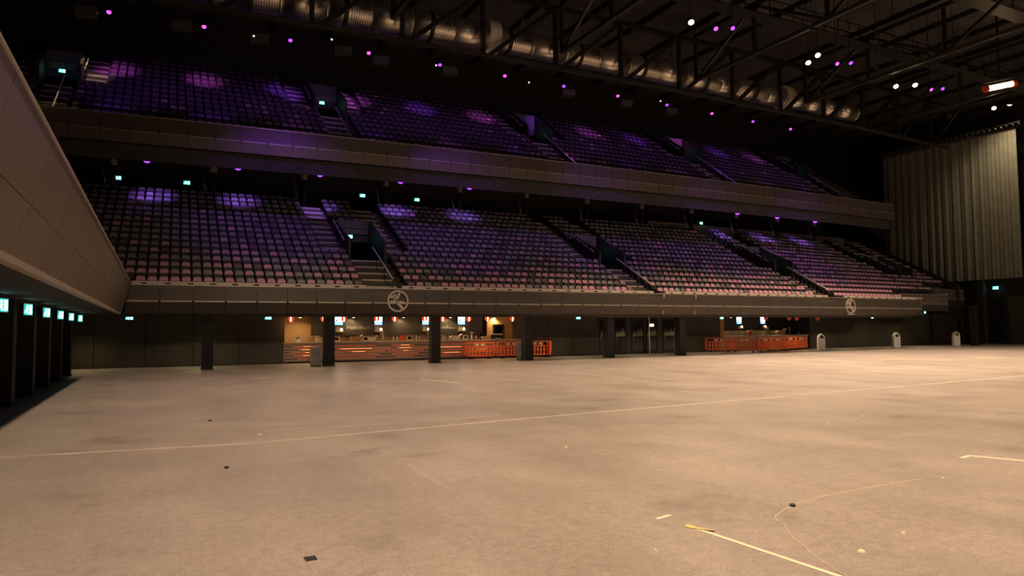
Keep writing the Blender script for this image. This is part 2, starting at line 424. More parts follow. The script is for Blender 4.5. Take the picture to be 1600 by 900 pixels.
def fit_out(T, tier):
    for i, c in enumerate(T['voms']):
        w = T['stair_w'] / 2; cc = c - (0.1 if T is LOW else 0)
        if not (T is LOW and i == 3):
            flight('gangway_stairs', f'pale concrete stairs below the {tier} tier opening {NM[i]}', cc - w, cc + w, T, 0, T['floor_row'], f'{tier} tier gangway stairs')
            rail('handrail', f'long steel handrail down the stairs below the {tier} opening {NM[i]}', cc + w * .45, T, 0, T['floor_row'], 0.95, f'{tier} tier handrails')
        top = T['n'] - 1
        for s, side in ((-1, 'near'), (1, 'far')):
            a, b = c + s * (HALF + .15), c + s * (HALF + 1.3)
            if T is LOW and i == 3 and s > 0: continue
            flight('gangway_stairs', f'narrow upper stairs on the {side} flank of the {tier} opening {NM[i]}', min(a, b), max(a, b), T, T['open_rows'][0], top, f'{tier} tier flank stairs')
            t = thing('flank_handrail', f'dashed steel rail on the {side} flank of the {tier} opening {NM[i]}', 'handrail',
                      W(a + s * .12, te(T, T['open_rows'][0]), tz(T, T['open_rows'][0])), 0, f'{tier} tier flank handrails')
            o = Vector(t.location)
            for k in range(T['open_rows'][0], T['open_rows'][1] + 1):
                u = a + s * .12
                p = W(u, te(T, k) + .1, tz(T, k) + .98) - o; q = W(u, te(T, k) + .62, tz(T, k) + .98 + T['rise'] * .7) - o
                MB().tube(p, q, .04, 6).build('rail_piece', M_RAIL, t)
                b0 = W(u, te(T, k) + .36, tz(T, k)) - o
                MB().tube(b0, b0 + Vector((0, 0, 1.12)), .018, 6).build('post', M_STEEL_D, t)
fit_out(LOW, 'lower')
fit_out(UPP, 'upper')

# balcony fronts -----------------------------------------------------------
def fascia(name, u0, u1, vb, vt, zb, zt, up_mat, top_ledge=True):
    zm = zb + (zt - zb) * 0.42; vm = vt - 0.10
    lo = MB(); sweep(lo, [(vb + .02, zb), (vm, zm - .02), (vm + .05, zm - .02), (vb + .10, zb)], u0, u1, 1.33, gap=.018)
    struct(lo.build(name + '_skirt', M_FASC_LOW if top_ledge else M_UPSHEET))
    hi = MB(); sweep(hi, [(vm, zm + .03), (vt, zt), (vt + .03, zt), (vm + .03, zm + .03)], u0, u1, 1.33, gap=.018)
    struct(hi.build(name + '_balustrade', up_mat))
    rm = MB(); sweep(rm, [(vm - .035, zm - .025), (vm - .035, zm + .035), (vm + .06, zm + .035), (vm + .06, zm - .025)], u0, u1, 1.33, gap=.10)
    sweep(rm, [(vt - .03, zt), (vt - .03, zt + .05), (vt + .06, zt + .05), (vt + .06, zt)], u0, u1, 1.33)
    struct(rm.build(name + '_rim', M_RIM))
    bk = MB(); sweep(bk, [(vb + .12, zb), (vb + .9, zb), (vb + .9, zb + .1), (vb + .12, zb + .1)], u0, u1, 1.5)
    struct(bk.build(name + '_soffit', M_BLACKWALL))
fascia('trim_lower_front', -1.25, 53.0, 34.07, 33.86, 2.60, 3.80, M_MESH)
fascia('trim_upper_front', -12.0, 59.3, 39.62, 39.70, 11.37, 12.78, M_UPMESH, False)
fascia('trim_stepped_front', 53.0, 60.0, 35.75, 35.60, 3.02, 4.35, M_FASC)
fascia('trim_far_stepped_front', 60.0, 66.0, 37.35, 37.20, 3.50, 5.00, M_FASC)
# returns where the front steps back
mb = MB()
for u, va, vb2, z0, z1 in ((53.0, 33.8, 35.7, 2.6, 3.86), (60.0, 35.55, 37.3, 3.02, 4.4), (66.0, 37.2, 40, 3.5, 5.05), (59.3, 39.6, 40.3, 11.37, 12.83)):
    mb.hexa([W(u, va, z0), W(u + .06, va, z0), W(u + .06, vb2, z0), W(u, vb2, z0), W(u, va, z1), W(u + .06, va, z1), W(u + .06, vb2, z1), W(u, vb2, z1)])
struct(mb.build('trim_front_returns', M_FASC))
mb = MB()
for u, va, vb2, z1 in ((53.0, 33.8, 35.7, 3.9), (60.0, 35.55, 37.3, 4.44)):
    mb.hexa([W(u - .2, va, z1), W(u + .16, va, z1), W(u + .16, vb2, z1), W(u - .2, vb2, z1), W(u - .2, va, z1 + .06), W(u + .16, va, z1 + .06), W(u + .16, vb2, z1 + .06), W(u - .2, vb2, z1 + .06)])
struct(mb.build('trim_return_caps', M_LEDGE))
# pale ledge with dark notches behind the lower front
mb = MB()
U = us(-1.0, 53.0, 0.92)
for a, b in zip(U[:-1], U[1:]):
    if any(c - .95 < (a + b) / 2 < c + .75 for c in LV[:3]): continue
    v0, v1, z0, z1 = 34.0, 34.12, 3.72, 3.99
    def q(u0, u1, za, zb): mb.hexa([W(u0, v0, za), W(u1, v0, za), W(u1, v1, za), W(u0, v1, za), W(u0, v0, zb), W(u1, v0, zb), W(u1, v1, zb), W(u0, v1, zb)])
    q(a, b, z0, z0 + .10); q(a, b, z1 - .06, z1); q(a, a + .34, z0 + .1, z1 - .06); q(b - .34, b, z0 + .1, z1 - .06)
struct(mb.build('trim_front_ledge', M_LEDGE))
# two pale expansion joints on the lower front
mb = MB()
for u in (27.1, 29.6):
    mb.hexa([W(u - .03, 33.95, 2.62), W(u + .03, 33.95, 2.62), W(u + .03, 34.0, 2.62), W(u - .03, 34.0, 2.62),
             W(u - .03, 33.80, 3.80), W(u + .03, 33.80, 3.80), W(u + .03, 33.85, 3.80), W(u - .03, 33.85, 3.80)])
struct(mb.build('trim_expansion_joints', M_LEDGE))

# left balcony front, close to the camera
def fascia_left():
    lo = MB(); hi = MB()
    Y = [-40 + i * 2.22 for i in range(34)]; Y = [y for y in Y if y < 32.6] + [33.12]
    for a, b in zip(Y[:-1], Y[1:]):
        g = .012
        xb, xm, xt = -1.42, -1.22, -1.04
        zb, zm, zt = 2.60, 3.15, 3.88
        def panel(m, x0, z0, x1, z1):
            m.hexa([(x0, a + g, z0), (x0, b - g, z0), (x0 - .06, b - g, z0), (x0 - .06, a + g, z0),
                    (x1, a + g, z1), (x1, b - g, z1), (x1 - .06, b - g, z1), (x1 - .06, a + g, z1)])
        panel(lo, xb, zb, xm, zm - .006); panel(hi, xm, zm + .006, xt, zt)
    struct(lo.build('trim_left_front_skirt', M_FASC)); struct(hi.build('trim_left_front_balustrade', M_FASC))
    rm = MB().box(-1.47, -1.36, -40, 33.1, 2.52, 2.60)
    rm.box(-1.12, -1.02, -40, 33.1, 3.88, 3.91)
    struct(rm.build('trim_left_front_rim', M_RIM))
    # mitred end piece that meets the long stand's front
    c = MB()
    c.hexa([(-1.42, 33.1, 2.6), (-1.36, W(-1.36, 34.1, 0).y, 2.6), (-1.5, W(-1.5, 34.2, 0).y, 2.6), (-1.55, 33.1, 2.6),
            (-1.04, 33.1, 3.9), (-1.0, W(-1, 33.9, 0).y, 3.9), (-1.2, W(-1.2, 34.1, 0).y, 3.9), (-1.2, 33.1, 3.9)])
    struct(c.build('trim_corner_end', M_FASC))
    struct(MB().box(-9, -1.45, -40, 33.9, 2.62, 2.75).build('ceiling_left_walkway', M_BLACK))
    t = MB()
    for k in range(14):
        t.box(-2.1 - .75 * (k + 1), -2.1 - .75 * k, -40, 36 + .7 * k, 3.0 + .408 * k, 3.42 + .408 * k)
    struct(t.build('floor_left_tier', M_CONC))
fascia_left()
struct(MB().box(-7.3, -7.1, -40, 41, 0, 2.62).build('wall_left_walkway', M_BLACK))

# concourse under the stand: ceiling and wall with the two bar recesses
mb = MB(); sweep(mb, [(34.2, 2.62), (46, 2.62), (46, 2.74), (34.2, 2.74)], -8, 53.0, 1.5)
sweep(mb, [(35.8, 3.05), (46, 3.05), (46, 3.14), (35.8, 3.14)], 53.0, 60, 1.5)
sweep(mb, [(37.4, 3.55), (46, 3.55), (46, 3.62), (37.4, 3.62)], 60, 71, 1.5)
struct(mb.build('ceiling_concourse', M_BLACKWALL))
WV = 39.8
B1 = (6.14, 20.6); B2 = (37.3, 47.3); DR = (26.3, 33.3)
M_CWALL = mat('black_brown_panel', (0.048, 0.041, 0.031), 0.5, noise=0.15, scale=1.0)
mb = MB()
def wallspan(u0, u1, z1=2.62, pan=2.6):
    for a, b in zip(us(u0, u1, pan)[:-1], us(u0, u1, pan)[1:]):
        for za, zb in ((0.06, 1.28), (1.30, z1)):
            mb.hexa([W(a + .012, WV, za), W(b - .012, WV, za), W(b - .012, WV + .15, za), W(a + .012, WV + .15, za),
                     W(a + .012, WV, zb), W(b - .012, WV, zb), W(b - .012, WV + .15, zb), W(a + .012, WV + .15, zb)])
wallspan(-7.2, B1[0]); wallspan(B1[1], DR[0]); wallspan(DR[1], B2[0]); wallspan(B2[1], 53); wallspan(53, 60, 3.05); wallspan(60, 71, 3.5)
struct(mb.build('wall_concourse', M_CWALL))
mb = MB(); sweep(mb, [(WV - .03, 0), (WV - .03, .06), (WV + .16, .06), (WV + .16, 0)], -7.2, 71, 1.5)
sweep(mb, [(WV + .16, 0), (WV + .16, 2.62), (WV + .2, 2.62), (WV + .2, 0)], -7.2, B1[0], 1.5)
struct(mb.build('baseboard_concourse', M_BLACK))

# columns along the walkways
def column(label, x, y, h, s=.25):
    mb = MB().box(-s, s, -s, s, 0, h); mb.box(-s - .02, s + .02, -s - .02, s + .02, 0, .06)
    o = mb.build('column', M_BLACK); o.location = (x, y, 0); tag(o, label, 'column', 'square columns under the balcony'); return struct(o)
for i in (0, 1, 2, 3, 4, 5, 11):
    u = 2.116 + 5.567 * i + (1.3 if i == 11 else 0)
    p = W(u, 35.75, 0)
    o = column(f'black square column under the long balcony, {ordn(i + 1) if i < 6 else "the one"} {"from the corner" if i < 6 else "at the curtain end"}', p.x, p.y, 2.62 if u < 53 else (3.05 if u < 60 else 3.55))
    o.rotation_euler.z = wrot(u)
for i, y in enumerate([17.6, 20.9, 24.1, 27.3, 30.5, 33.7]):
    column(f'black square column along the side walkway, {ordn(i + 1)} from the camera', -3.36, y, 2.62, .23)

# rear of the tiers
mb = MB()
sweep(mb, [(50.2, 9.0), (50.2, 13.2), (50.4, 13.2), (50.4, 9.0)], -12, 64, 1.5)
sweep(mb, [(51.2, 18.0), (51.2, 23.5), (51.4, 23.5), (51.4, 18.0)], -20, 70, 1.5)
struct(mb.build('wall_behind_tiers', M_BLACK))
mb = MB(); sweep(mb, [(39.75, 11.40), (48.5, 12.9), (50.4, 12.9), (50.4, 13.05), (48.5, 13.05), (39.75, 11.55)], -12, 59.3, 1.5)
struct(mb.build('ceiling_lower_tier', M_BLACKWALL))
mb = MB(); sweep(mb, [(46.9, 9.6), (46.9, 10.75), (47.0, 10.75), (47.0, 9.6)], 36.5, 62.5, 1.5)
struct(mb.build('wall_rear_parapet', mat('grey_parapet', (0.20, 0.18, 0.19), 0.8)))
# sloping end wall of the lower tier and of the upper tier
mb = MB()
for u, T in ((64.6, LOW), (59.36, UPP)):
    for k in range(3 if T is LOW else 0, T['n']):
        a, b = te(T, k), te(T, k + 1); z0, z1 = tz(T, k) + .75, tz(T, k + 1) + .75
        mb.hexa([W(u, a, z0 - 3), W(u + .2, a, z0 - 3), W(u + .2, b, z0 - 3), W(u, b, z0 - 3), W(u, a, z0), W(u + .2, a, z0), W(u + .2, b, z1), W(u, b, z1)])
struct(mb.build('wall_tier_ends', M_BLACKWALL))

# ------------------------------------------------------------------ seats
def seat_back_mb():
    w = .19
    out = [(-w, .625), (w, .625), (w * .97, .70), (w * .90, .765), (w * .78, .815), (w * .58, .838), (-w * .58, .838), (-w * .78, .815), (-w * .90, .765), (-w * .97, .70)]
    mb = MB(); k = len(out)
    lean = lambda z: (z - .58) * .42 + .02
    vs = [(x, lean(z) - .035, z) for x, z in out] + [(x * .97, lean(z) + .05, z * 1.0 - (.012 if z > .7 else 0)) for x, z in out]
    mb.add(vs, [tuple(range(k)), tuple(reversed(range(k, 2 * k)))] + [(i, k + i, k + (i + 1) % k, (i + 1) % k) for i in range(k)])
    return mb
def seat_pan_mb():
    mb = MB(); w = .19
    mb.hexa([(-w * .9, -.16, .36), (w * .9, -.16, .36), (w * .9, -.04, .34), (-w * .9, -.04, .34), (-w * .95, -.12, .63), (w * .95, -.12, .63), (w * .95, .05, .635), (-w * .95, .05, .635)])
    return mb
def seat_leg_mb():
    mb = MB(); mb.box(-.03, .03, -.03, .05, 0, .42); mb.box(-.10, .10, -.05, .08, 0, .02); return mb

seats = []
rng = random.Random(3)
for T in (LOW, UPP):
    for k in range(T['n']):
        u = row_left(T, k) + .1; end = row_right(T, k) - (.3 if T is LOW else .2)
        if T is LOW and k >= 4: end = 64.4
        while u < end:
            ok = True
            for i, c in enumerate(T['voms']):
                cc = c - (0.1 if T is LOW else 0); w = T['stair_w'] / 2 + .22
                if k < T['open_rows'][0] and not (T is LOW and i == 3) and abs(u - cc) < w: ok = False
                if k >= T['open_rows'][0]:
                    d = abs(u - c)
                    if k <= T['open_rows'][1] and d < HALF + 1.5: ok = False
                    if k > T['open_rows'][1] and HALF - .1 < d < HALF + 1.5: ok = False
            if ok:
                pp = (max(.06, 0.66 - .10 * k) if T is LOW else .04)
                if T is LOW and u > 44: pp = .92 - .055 * k
                r = rng.random()
                colr = 'pink' if r < pp else ('grey' if (T is LOW and rng.random() < .75) else 'plum')
                seats.append((T, k, u, colr))
            u += .462
def spos(s): return W(s[2], te(s[0], s[1]) + .50, tz(s[0], s[1]))
camp = Vector((0, 0, 1.8))
near = sorted([s for s in seats if s[0] is LOW and s[2] > -0.9 + 0 - .12 * s[1]], key=lambda s: (spos(s) - camp).length)[:300]
near_ids = set(id(s) for s in near)
# one of each kind with its parts, then copies
MEB = {c: seat_back_mb().mesh('backrest', m) for c, m in (('pink', M_PINK), ('grey', M_GREY), ('plum', M_DARK))}
MEP = seat_pan_mb().mesh('seat_pan', M_SHELL); MEL = seat_leg_mb().mesh('pedestal', M_SHELL)
byrow = {}
for s in seats:
    if s[0] is LOW: byrow.setdefault((s[1], 'A' if s[2] < LV[0] else 'B'), []).append(s)
for key in byrow: byrow[key].sort(key=lambda s: s[2])
proto = {}
for s in near:
    blk = 'A' if s[2] < LV[0] else 'B'
    n = byrow[(s[1], blk)].index(s) + 1
    rowname = 'front' if s[1] == 0 else ordn(s[1] + 1)
    if blk == 'A':
        lab = f'{s[3]} folding seat, {rowname} row of the lower tier, {ordn(n)} in from the corner'
    else:
        lab = f'{s[3]} folding seat, {rowname} row of the lower tier, {ordn(n)} beyond the first stairs'
    if s[3] not in proto:
        t = thing('folding_chair', lab, 'seat', spos(s), wrot(s[2]), 'folding seats of the lower tier')
        kids = [part('backrest', MEB[s[3]], t), part('seat_pan', MEP, t), part('pedestal', MEL, t)]
        proto[s[3]] = (t, kids)
    else:
        t0, k0 = proto[s[3]]
        t = t0.copy(); COL.objects.link(t); t.location = spos(s); t.rotation_euler = (0, 0, wrot(s[2])); t['label'] = lab
        for ch in k0:
            c = ch.copy(); COL.objects.link(c); c.parent = t
# the remaining rows as one mass
def mass(lst):
    bb, pb = seat_back_mb(), seat_pan_mb()
    bv = np.array(bb.v + pb.v); off = len(bb.v)
    faces = [tuple(f) for f in bb.f] + [tuple(off + i for i in f) for f in pb.f]
    V, Fc, Mi = [], [], []
    ci = {'pink': 0, 'grey': 1, 'plum': 2}
    base = 0
    for s in lst:
        a = wrot(s[2]); ca, sa = math.cos(a), math.sin(a); p = spos(s)
        x = bv[:, 0] * ca - bv[:, 1] * sa + p.x; y = bv[:, 0] * sa + bv[:, 1] * ca + p.y; z = bv[:, 2] + p.z
        V.extend(zip(x.tolist(), y.tolist(), z.tolist()))
        Fc.extend(tuple(base + i for i in f) for f in faces)
        Mi.extend([ci[s[3]]] * len(bb.f) + [3] * len(pb.f)); base += len(bv)
    me = bpy.data.meshes.new('folding_seat_rows'); me.from_pydata(V, [], Fc)
    for m in (M_PINK, M_GREY, M_DARK, M_SHELL): me.materials.append(m)
    me.polygons.foreach_set('material_index', Mi); me.update()
    o = bpy.data.objects.new('folding_seat_rows', me); COL.objects.link(o)
    tag(o, 'farther rows of pink, grey and plum folding seats filling both tiers', 'seats', 'folding seats of the lower tier'); o['kind'] = 'stuff'
mass([s for s in seats if id(s) not in near_ids])

# ------------------------------------------------------------------ things in the lower tier's rear
for i in range(12):
    u = -3.0 + 5.45 * i
    if u > 58: break
    t = thing('rear_column', f'slim dark column behind the last seats, {ordn(i + 1)} from the corner', 'column', W(u + .5, 46.75, 9.55), 0, 'rear columns of the lower tier')
    MB().tube((0, 0, 0), (0, 0, 3.0), .16, 12).build('shaft', M_STEEL_D, t, True)
    MB().lathe([(.16, 0), (.2, .05), (.2, .32), (.16, .38)], 12, (0, 0, 2.1)).build('collar', mat('pale_column_collar', (.32, .26, .2), .6), t)
    t = thing('raking_strut', f'slim pale leaning strut behind the last seats, {ordn(i + 1)} from the corner', 'strut', W(u, 46.75, 9.55), 0, 'raking struts of the lower tier')
    MB().tube((.22, 0, 0), (-.18, .35, 2.6), .085, 8).build('strut_tube', M_STEEL, t, True)
    MB().box(.10, .34, -.1, .1, 0, .05).build('foot_plate', M_STEEL_D, t)

def exit_sign(label, loc, rotz, glow=0.0, s=1.0, hang=0.25):
    t = thing('exit_sign', label, 'exit sign', loc, rotz, 'lit exit signs')
    MB().box(-.19 * s, .19 * s, -.035, .035, -.12 * s, .12 * s).build('housing', M_STEEL_D, t)
    gf = MB().box(-.175 * s, .175 * s, -.045, -.036, -.105 * s, .105 * s)
    gf = gf.build('green_face', E_EXITG, t)
    fig = MB()                                   # running figure and doorway pictogram
    def P(pts): fig.prism([(x * s, z * s) for x, z in pts], -.052, -.046)
    P([(.03, -.085), (.145, -.085), (.145, .085), (.03, .085)])
    P([(-.10, .045), (-.07, .085), (-.03, .085), (-.02, .045), (-.06, .03)])
    P([(-.13, -.02), (-.06, .035), (-.01, .02), (-.03, -.03), (-.01, -.085), (-.05, -.085), (-.08, -.03), (-.14, -.075), (-.15, -.05)])
    fig.build('pictogram', E_EXITW, gf)
    if hang: MB().box(-.012, .012, -.012, .012, .12 * s, .12 * s + hang).build('hanger', M_STEEL_D, t)
    if glow:
        l = point('exit_glow', Vector(loc) + Vector((0, -.35, -.05)), glow, (0.25, 0.9, 0.85), .12, t)
    return t
for i, u in enumerate([-2.26, 1.46, 12.29, 16.15, 42.43]):
    exit_sign(f'green exit sign over the last rows of the lower tier, {ordn(i + 1)} from the corner', W(u, 47.0, 10.95), wrot(u), .5, 1.1, 1.75)
for i, c in enumerate(LV):
    v = te(LOW, LOW['open_rows'][1] + 1) - .22
    exit_sign(f'green exit sign inside the lower tier opening {NM[i]}', W(c - .25, v, tz(LOW, 5) + 1.92), wrot(c), 1.3, 1.05, .12)
for i, c in enumerate(UV):
    v = te(UPP, UPP['open_rows'][1] + 1) - .22
    exit_sign(f'green exit sign inside the upper tier opening {NM[i]}', W(c - .1, v, tz(UPP, 7) + 1.92), wrot(c), 1.3, 1.05, .12)
for i, (u, z) in enumerate([(-1.1, 2.42), (4.73, 2.42), (21.93, 2.42), (33.07, 2.42), (48.84, 2.47), (57.57, 2.9)]):
    exit_sign(f'green exit sign hanging under the long balcony, {ordn(i + 1)} from the corner', W(u, 35.3 if u < 53 else 36.2, z), wrot(u), .3, .9, .1)
for i, y in enumerate([17.9, 21.16, 24.45, 27.77, 31.05, 34.51]):
    t = exit_sign(f'exit sign along the side walkway ceiling, {ordn(i + 1)} from the camera', (-2.95, y, 2.38), R(76), .3, 1.35, .08)
exit_sign('exit sign on the dark wall below the grey curtain', (71.4, 37.6, 5.35), R(-80), 1.5, 1.5, 0)

# violet lamps under the upper balcony and under the roof ------------------
def colour_lamp(name, label, loc, target, col, lens, watts, deg, group, r=.13, drop=.5, blend=.7, face=None):
    t = thing(name, label, 'stage light', loc, 0, group)
    beam = (Vector(target) - Vector(loc)).normalized()
    d = Vector(face).normalized() if face else beam; q = d.to_track_quat('Z', 'Y')
    b = MB(); L_ = .34
    b.tube(-d * L_, -d * .02, r * .72, 12, 0, r)
    b.tube(-d * (L_ + .10), -d * L_, r * .45, 12, 0, r * .72)
    hb = b.build('housing', M_STEEL_D, t, True)
    ln = MB()
    dome = r * (.95 if face else .45)
    ln.lathe([(r * .96 * math.cos(a), dome * math.sin(a)) for a in np.linspace(0, 1.5, 7)], 16)
    ln.v = [tuple(q @ Vector(v)) for v in ln.v]
    ln.build('lens', lens, hb, True)
    yk = MB(); side = q @ Vector((1, 0, 0)); mid = -d * (L_ * .5)
    top = mid + Vector((0, 0, r * 2.1))
    yk.path([mid + side * r, top + side * r, top - side * r, mid - side * r], .016, 6)
    yk.tube(top, top + Vector((0, 0, drop)), .022, 6)
    yk.build('yoke', M_STEEL_D, t)
    if watts: spot('beam', Vector(loc) + d * (dome + .03) + beam * .03, target, watts, col, deg, blend, .08, t)
    return t
for i in range(12):
    u = -2.75 + 4.855 * i
    mag = i in (1, 3, 5, 7, 9, 11) or i == 0
    c, e = (MAGENTA, E_MAG) if mag else (VIOLET, E_VIO)
    vt = [43.5, 46.5, 45.0, 43.0, 46.2, 44.2][i % 6]; k = (vt - UPP['e0']) / .75
    colour_lamp('roof_lamp', f'small {"magenta" if mag else "violet"} lamp hung over the upper tier, {ordn(i + 1)} from the corner', W(u, 43.8, 19.67),
                W(u + .3, 48.7, tz(UPP, 11.4)), c, e, HALL_VIOLET_W, 33, 'coloured lamps over the upper tier', .13, 3.6, .9, (0, -.35, -1))
    c2 = VIOLET if mag else MAGENTA
    spot('beam', W(u, 43.6, 19.25), W(u + .4, 42.3, tz(UPP, 2.9)), HALL_VIOLET_W * .9, c2, 30, .9, .08)
    spot('beam', W(u + 1.2, 38.0, 19.8), W(u + 1.2, 46.2, tz(UPP, 8)), 260, (.36, .07, 1.0), 64, 1.0, .1)  # added violet wash on the upper seat fronts, no fixture
for i, u in enumerate([-0.69, 4.07, 8.77, 13.89, 18.71, 23.6, 28.5, 33.5, 38.4, 43.43, 48.32, 53.43]):
    if i in (5, 6, 7, 8): continue
    j = i if i < 5 else i - 4
    vt = 45.6
    colour_lamp('balcony_lamp', f'small violet lamp under the upper balcony, {ordn(j + 1)} from the corner', W(u, 43.6, 11.45),
                W(u + .3, vt, tz(LOW, (vt - LOW['e0']) / .75)), (.42, .18, 1.0), E_VIO, BALCONY_VIOLET_W, 66, 'violet lamps under the upper balcony', .21, .50, .95, (0, -.5, -1))
    spot('beam', W(u, 43.2, 11.05), W(u + .3, 38.6, tz(LOW, 5)), BALCONY_WASH_W, (0.50, 0.22, 1.0), 130, 1.0, .1)

p = W(-3.6, 46.5, 20.6)
colour_lamp('aisle_lamp', 'small dark lamp lighting the upper stairs nearest the corner', p, W(-3.7, 47.4, tz(UPP, 9.6)), WARM, mat('lit_dim_lens', (.3, .25, .2), .5, emit=(1, .8, .5), es=.6), 450, 44, 'stair lamps', .12, 2.6, .8)
spot('beam', W(-5.0, 41.5, 19.5), W(-5.3, 42.2, tz(UPP, 3)), 700, WARM, 30, .9, .08)
# ceiling: trusses, duct, lamps -----------------------------------------
def chord(mb, a, b, s, mi=0):
    a, b = Vector(a), Vector(b); d = (b - a); q = d.to_track_quat('X', 'Z'); L_ = d.length
    p = [Vector(v) for v in [(0, -s, -s), (L_, -s, -s), (L_, s, -s), (0, s, -s), (0, -s, s), (L_, -s, s), (L_, s, s), (0, s, s)]]
    return mb.hexa([a + q @ v for v in p], mi)
t = thing('long_roof_truss', 'long dark roof truss running in front of the silver duct', 'truss', W(0, 35.0, 17.0))
o = Vector(t.location)
lo, hi = MB(), MB()
for a, b in zip(us(-12, 60, 2.315)[:-1], us(-12, 60, 2.315)[1:]):
    chord(lo, W(a, 35, 17.0) - o, W(b, 35, 17.0) - o, .10); chord(lo, W(a, 35.35, 17.1) - o, W(b, 35.35, 17.1) - o, .05)
    chord(hi, W(a, 35, 20.6) - o, W(b, 35, 20.6) - o, .13)
lo.build('bottom_chord', M_STEEL_W, t); hi.build('top_chord', M_STEEL_D, t)
for i in range(-2, 13):
    u = 6.56 + 4.63 * i - 4.63
    m = MB(); chord(m, W(u, 35, 17.0) - o, W(u, 35, 20.6) - o, .11); m.build('vertical', M_STEEL_D, t)
    m = MB(); chord(m, W(u + .3, 35, 17.0) - o, W(u + 4.63, 35, 20.6) - o, .12); m.build('diagonal', M_STEEL_D, t)
for i, x in enumerate([0.3, 10.6, 20.9, 31.2, 41.5, 51.8, 62.1]):
    t = thing('cross_roof_truss', f'dark roof truss reaching from the long stand over the floor, {ordn(i + 1)} from the side balcony', 'truss', (x, 34, 18.0), 0, 'cross roof trusses')
    lo, hi = MB(), MB(); chord(lo, (0, 0, 0), (0, -70, 0), .11); chord(hi, (0, 0, 2.9), (0, -70, 2.9), .13)
    lo.build('bottom_chord', M_STEEL_W, t); hi.build('top_chord', M_STEEL_D, t)
    vb, db = MB(), MB()
    for j in range(12):
        if i == 6 and j < 2: continue
        y = -j * 5.0
        m = MB(); chord(m, (0, y, 0), (0, y, 2.9), .09); m.build('vertical', M_STEEL_D, t)
        m = MB(); chord(m, (0, y, 2.9 if j % 2 else 0), (0, y - 5.0, 0 if j % 2 else 2.9), .08); m.build('diagonal', M_STEEL_D, t)
# secondary catwalk girders along the hall
for i, y in enumerate([29.0, 22.0, 14.0]):
    t = thing('catwalk', f'dark lighting catwalk along the hall, {ordn(i + 1)} out from the long stand', 'catwalk', (0, y, 20.2), 0, 'lighting catwalks')
    MB().box(-10, 68, -.5, .5, 0, .08).build('deck', M_STEEL_D, t)
    m = MB()
    for yy in (-.5, .5):
        m.box(-10, 68, yy - .03, yy + .03, 1.0, 1.06)
        for j in range(40): m.box(-10 + 2 * j - .025, -10 + 2 * j + .025, yy - .025, yy + .025, 0, 1.0)
    m.build('guard_rail', M_STEEL_D, t)

t = thing('ventilation_duct', 'big round silver ventilation duct under the roof', 'duct', W(0, 36.1, 18.55))
o = Vector(t.location)
def ducts(name, u0, u1, r, step, m=M_DUCT):
    U = us(u0, u1, step)
    for a, b in zip(U[:-1], U[1:]):
        mb = MB(); mb.tube(W(a + .03, 36.1, 18.55) - o, W(b - .03, 36.1, 18.55) - o, r, 32)
        mb.build(name, m, t, True)
        mb = MB(); mb.tube(W(b - .06, 36.1, 18.55) - o, W(b + .06, 36.1, 18.55) - o, r + .012, 32); mb.build('joint_band', M_DUCT, t, True)
ducts('duct_section', -6, 16.4, .82, 2.33)
ducts('duct_section', 17.0, 40.2, .72, 2.33)
ducts('duct_section', 41, 48.6, .60, 2.33)
for u, r in ((16.75, .98), (40.6, .85)):
    mb = MB(); mb.tube(W(u - .35, 36.1, 18.6) - o, W(u + .35, 36.1, 18.6) - o, r, 32); mb.build('flange', M_DUCTCAP, t)
for i, u in enumerate([4.51, 9.14, 13.8, 18.54, 23.32, 28.09, 33.31, 37.9]):
    r = .83 if u < 16 else .73
    mb = MB(); n = 7
    for a in range(9):
        for b in range(n):
            # punched plate: frame strips around each hole, wrapped on the round duct
            th0 = R(-168 + b * 7.0); th1 = R(-168 + (b + 1) * 7.0)
            x0 = u - .55 + a * .122; x1 = x0 + .122
            def PP(x, th, rr): return W(x, 36.1 + rr * math.cos(th), 18.55 + rr * math.sin(th) * 1.0) - o
            g = .2
            xa, xb = x0 + .122 * g, x1 - .122 * g; ta, tb = th0 + (th1 - th0) * g, th1 - (th1 - th0) * g
            rr = r + .02
            vs = [PP(x0, th0, rr), PP(x1, th0, rr), PP(x1, th1, rr), PP(x0, th1, rr), PP(xa, ta, rr), PP(xb, ta, rr), PP(xb, tb, rr), PP(xa, tb, rr)]
            mb.add(vs, [(0, 1, 5, 4), (1, 2, 6, 5), (2, 3, 7, 6), (3, 0, 4, 7)], 0)
            mb.add([v for v in vs[4:]], [(0, 1, 2, 3)], 1)
    mb.build('outlet_grille', [M_DUCT, M_BLACK], t)
    mb = MB(); mb.tube(W(u - .85, 36.1, 18.55) - o, W(u - .6, 36.1, 18.55) - o, r + .012, 32); mb.build('dark_band', M_STEEL_D, t, True)

for i, (u, z) in enumerate([(-3.93, 19.9), (0.99, 19.94), (5.3, 19.88), (10.41, 19.95), (12.9, 19.7), (17.75, 19.75), (27.34, 19.6), (32.73, 19.6), (37.31, 19.6)]):
    t = thing('hanging_speaker', f'grey box speaker hung beside the coloured lamps, {ordn(i + 1)} from the corner', 'speaker', W(u, 44.9, z), wrot(u), 'box speakers over the upper tier')
    MB().hexa([(-.55, -.3, -.28), (.55, -.3, -.2), (.5, .3, -.2), (-.5, .3, -.28), (-.55, -.3, .2), (.55, -.3, .28), (.5, .3, .28), (-.5, .3, .2)]).build('cabinet', mat('dusty_grey_box', (.06, .055, .045), .8), t)
    MB().box(-.02, .02, -.02, .02, .2, 23.55 - z).build('hanging_rod', M_STEEL_D, t)
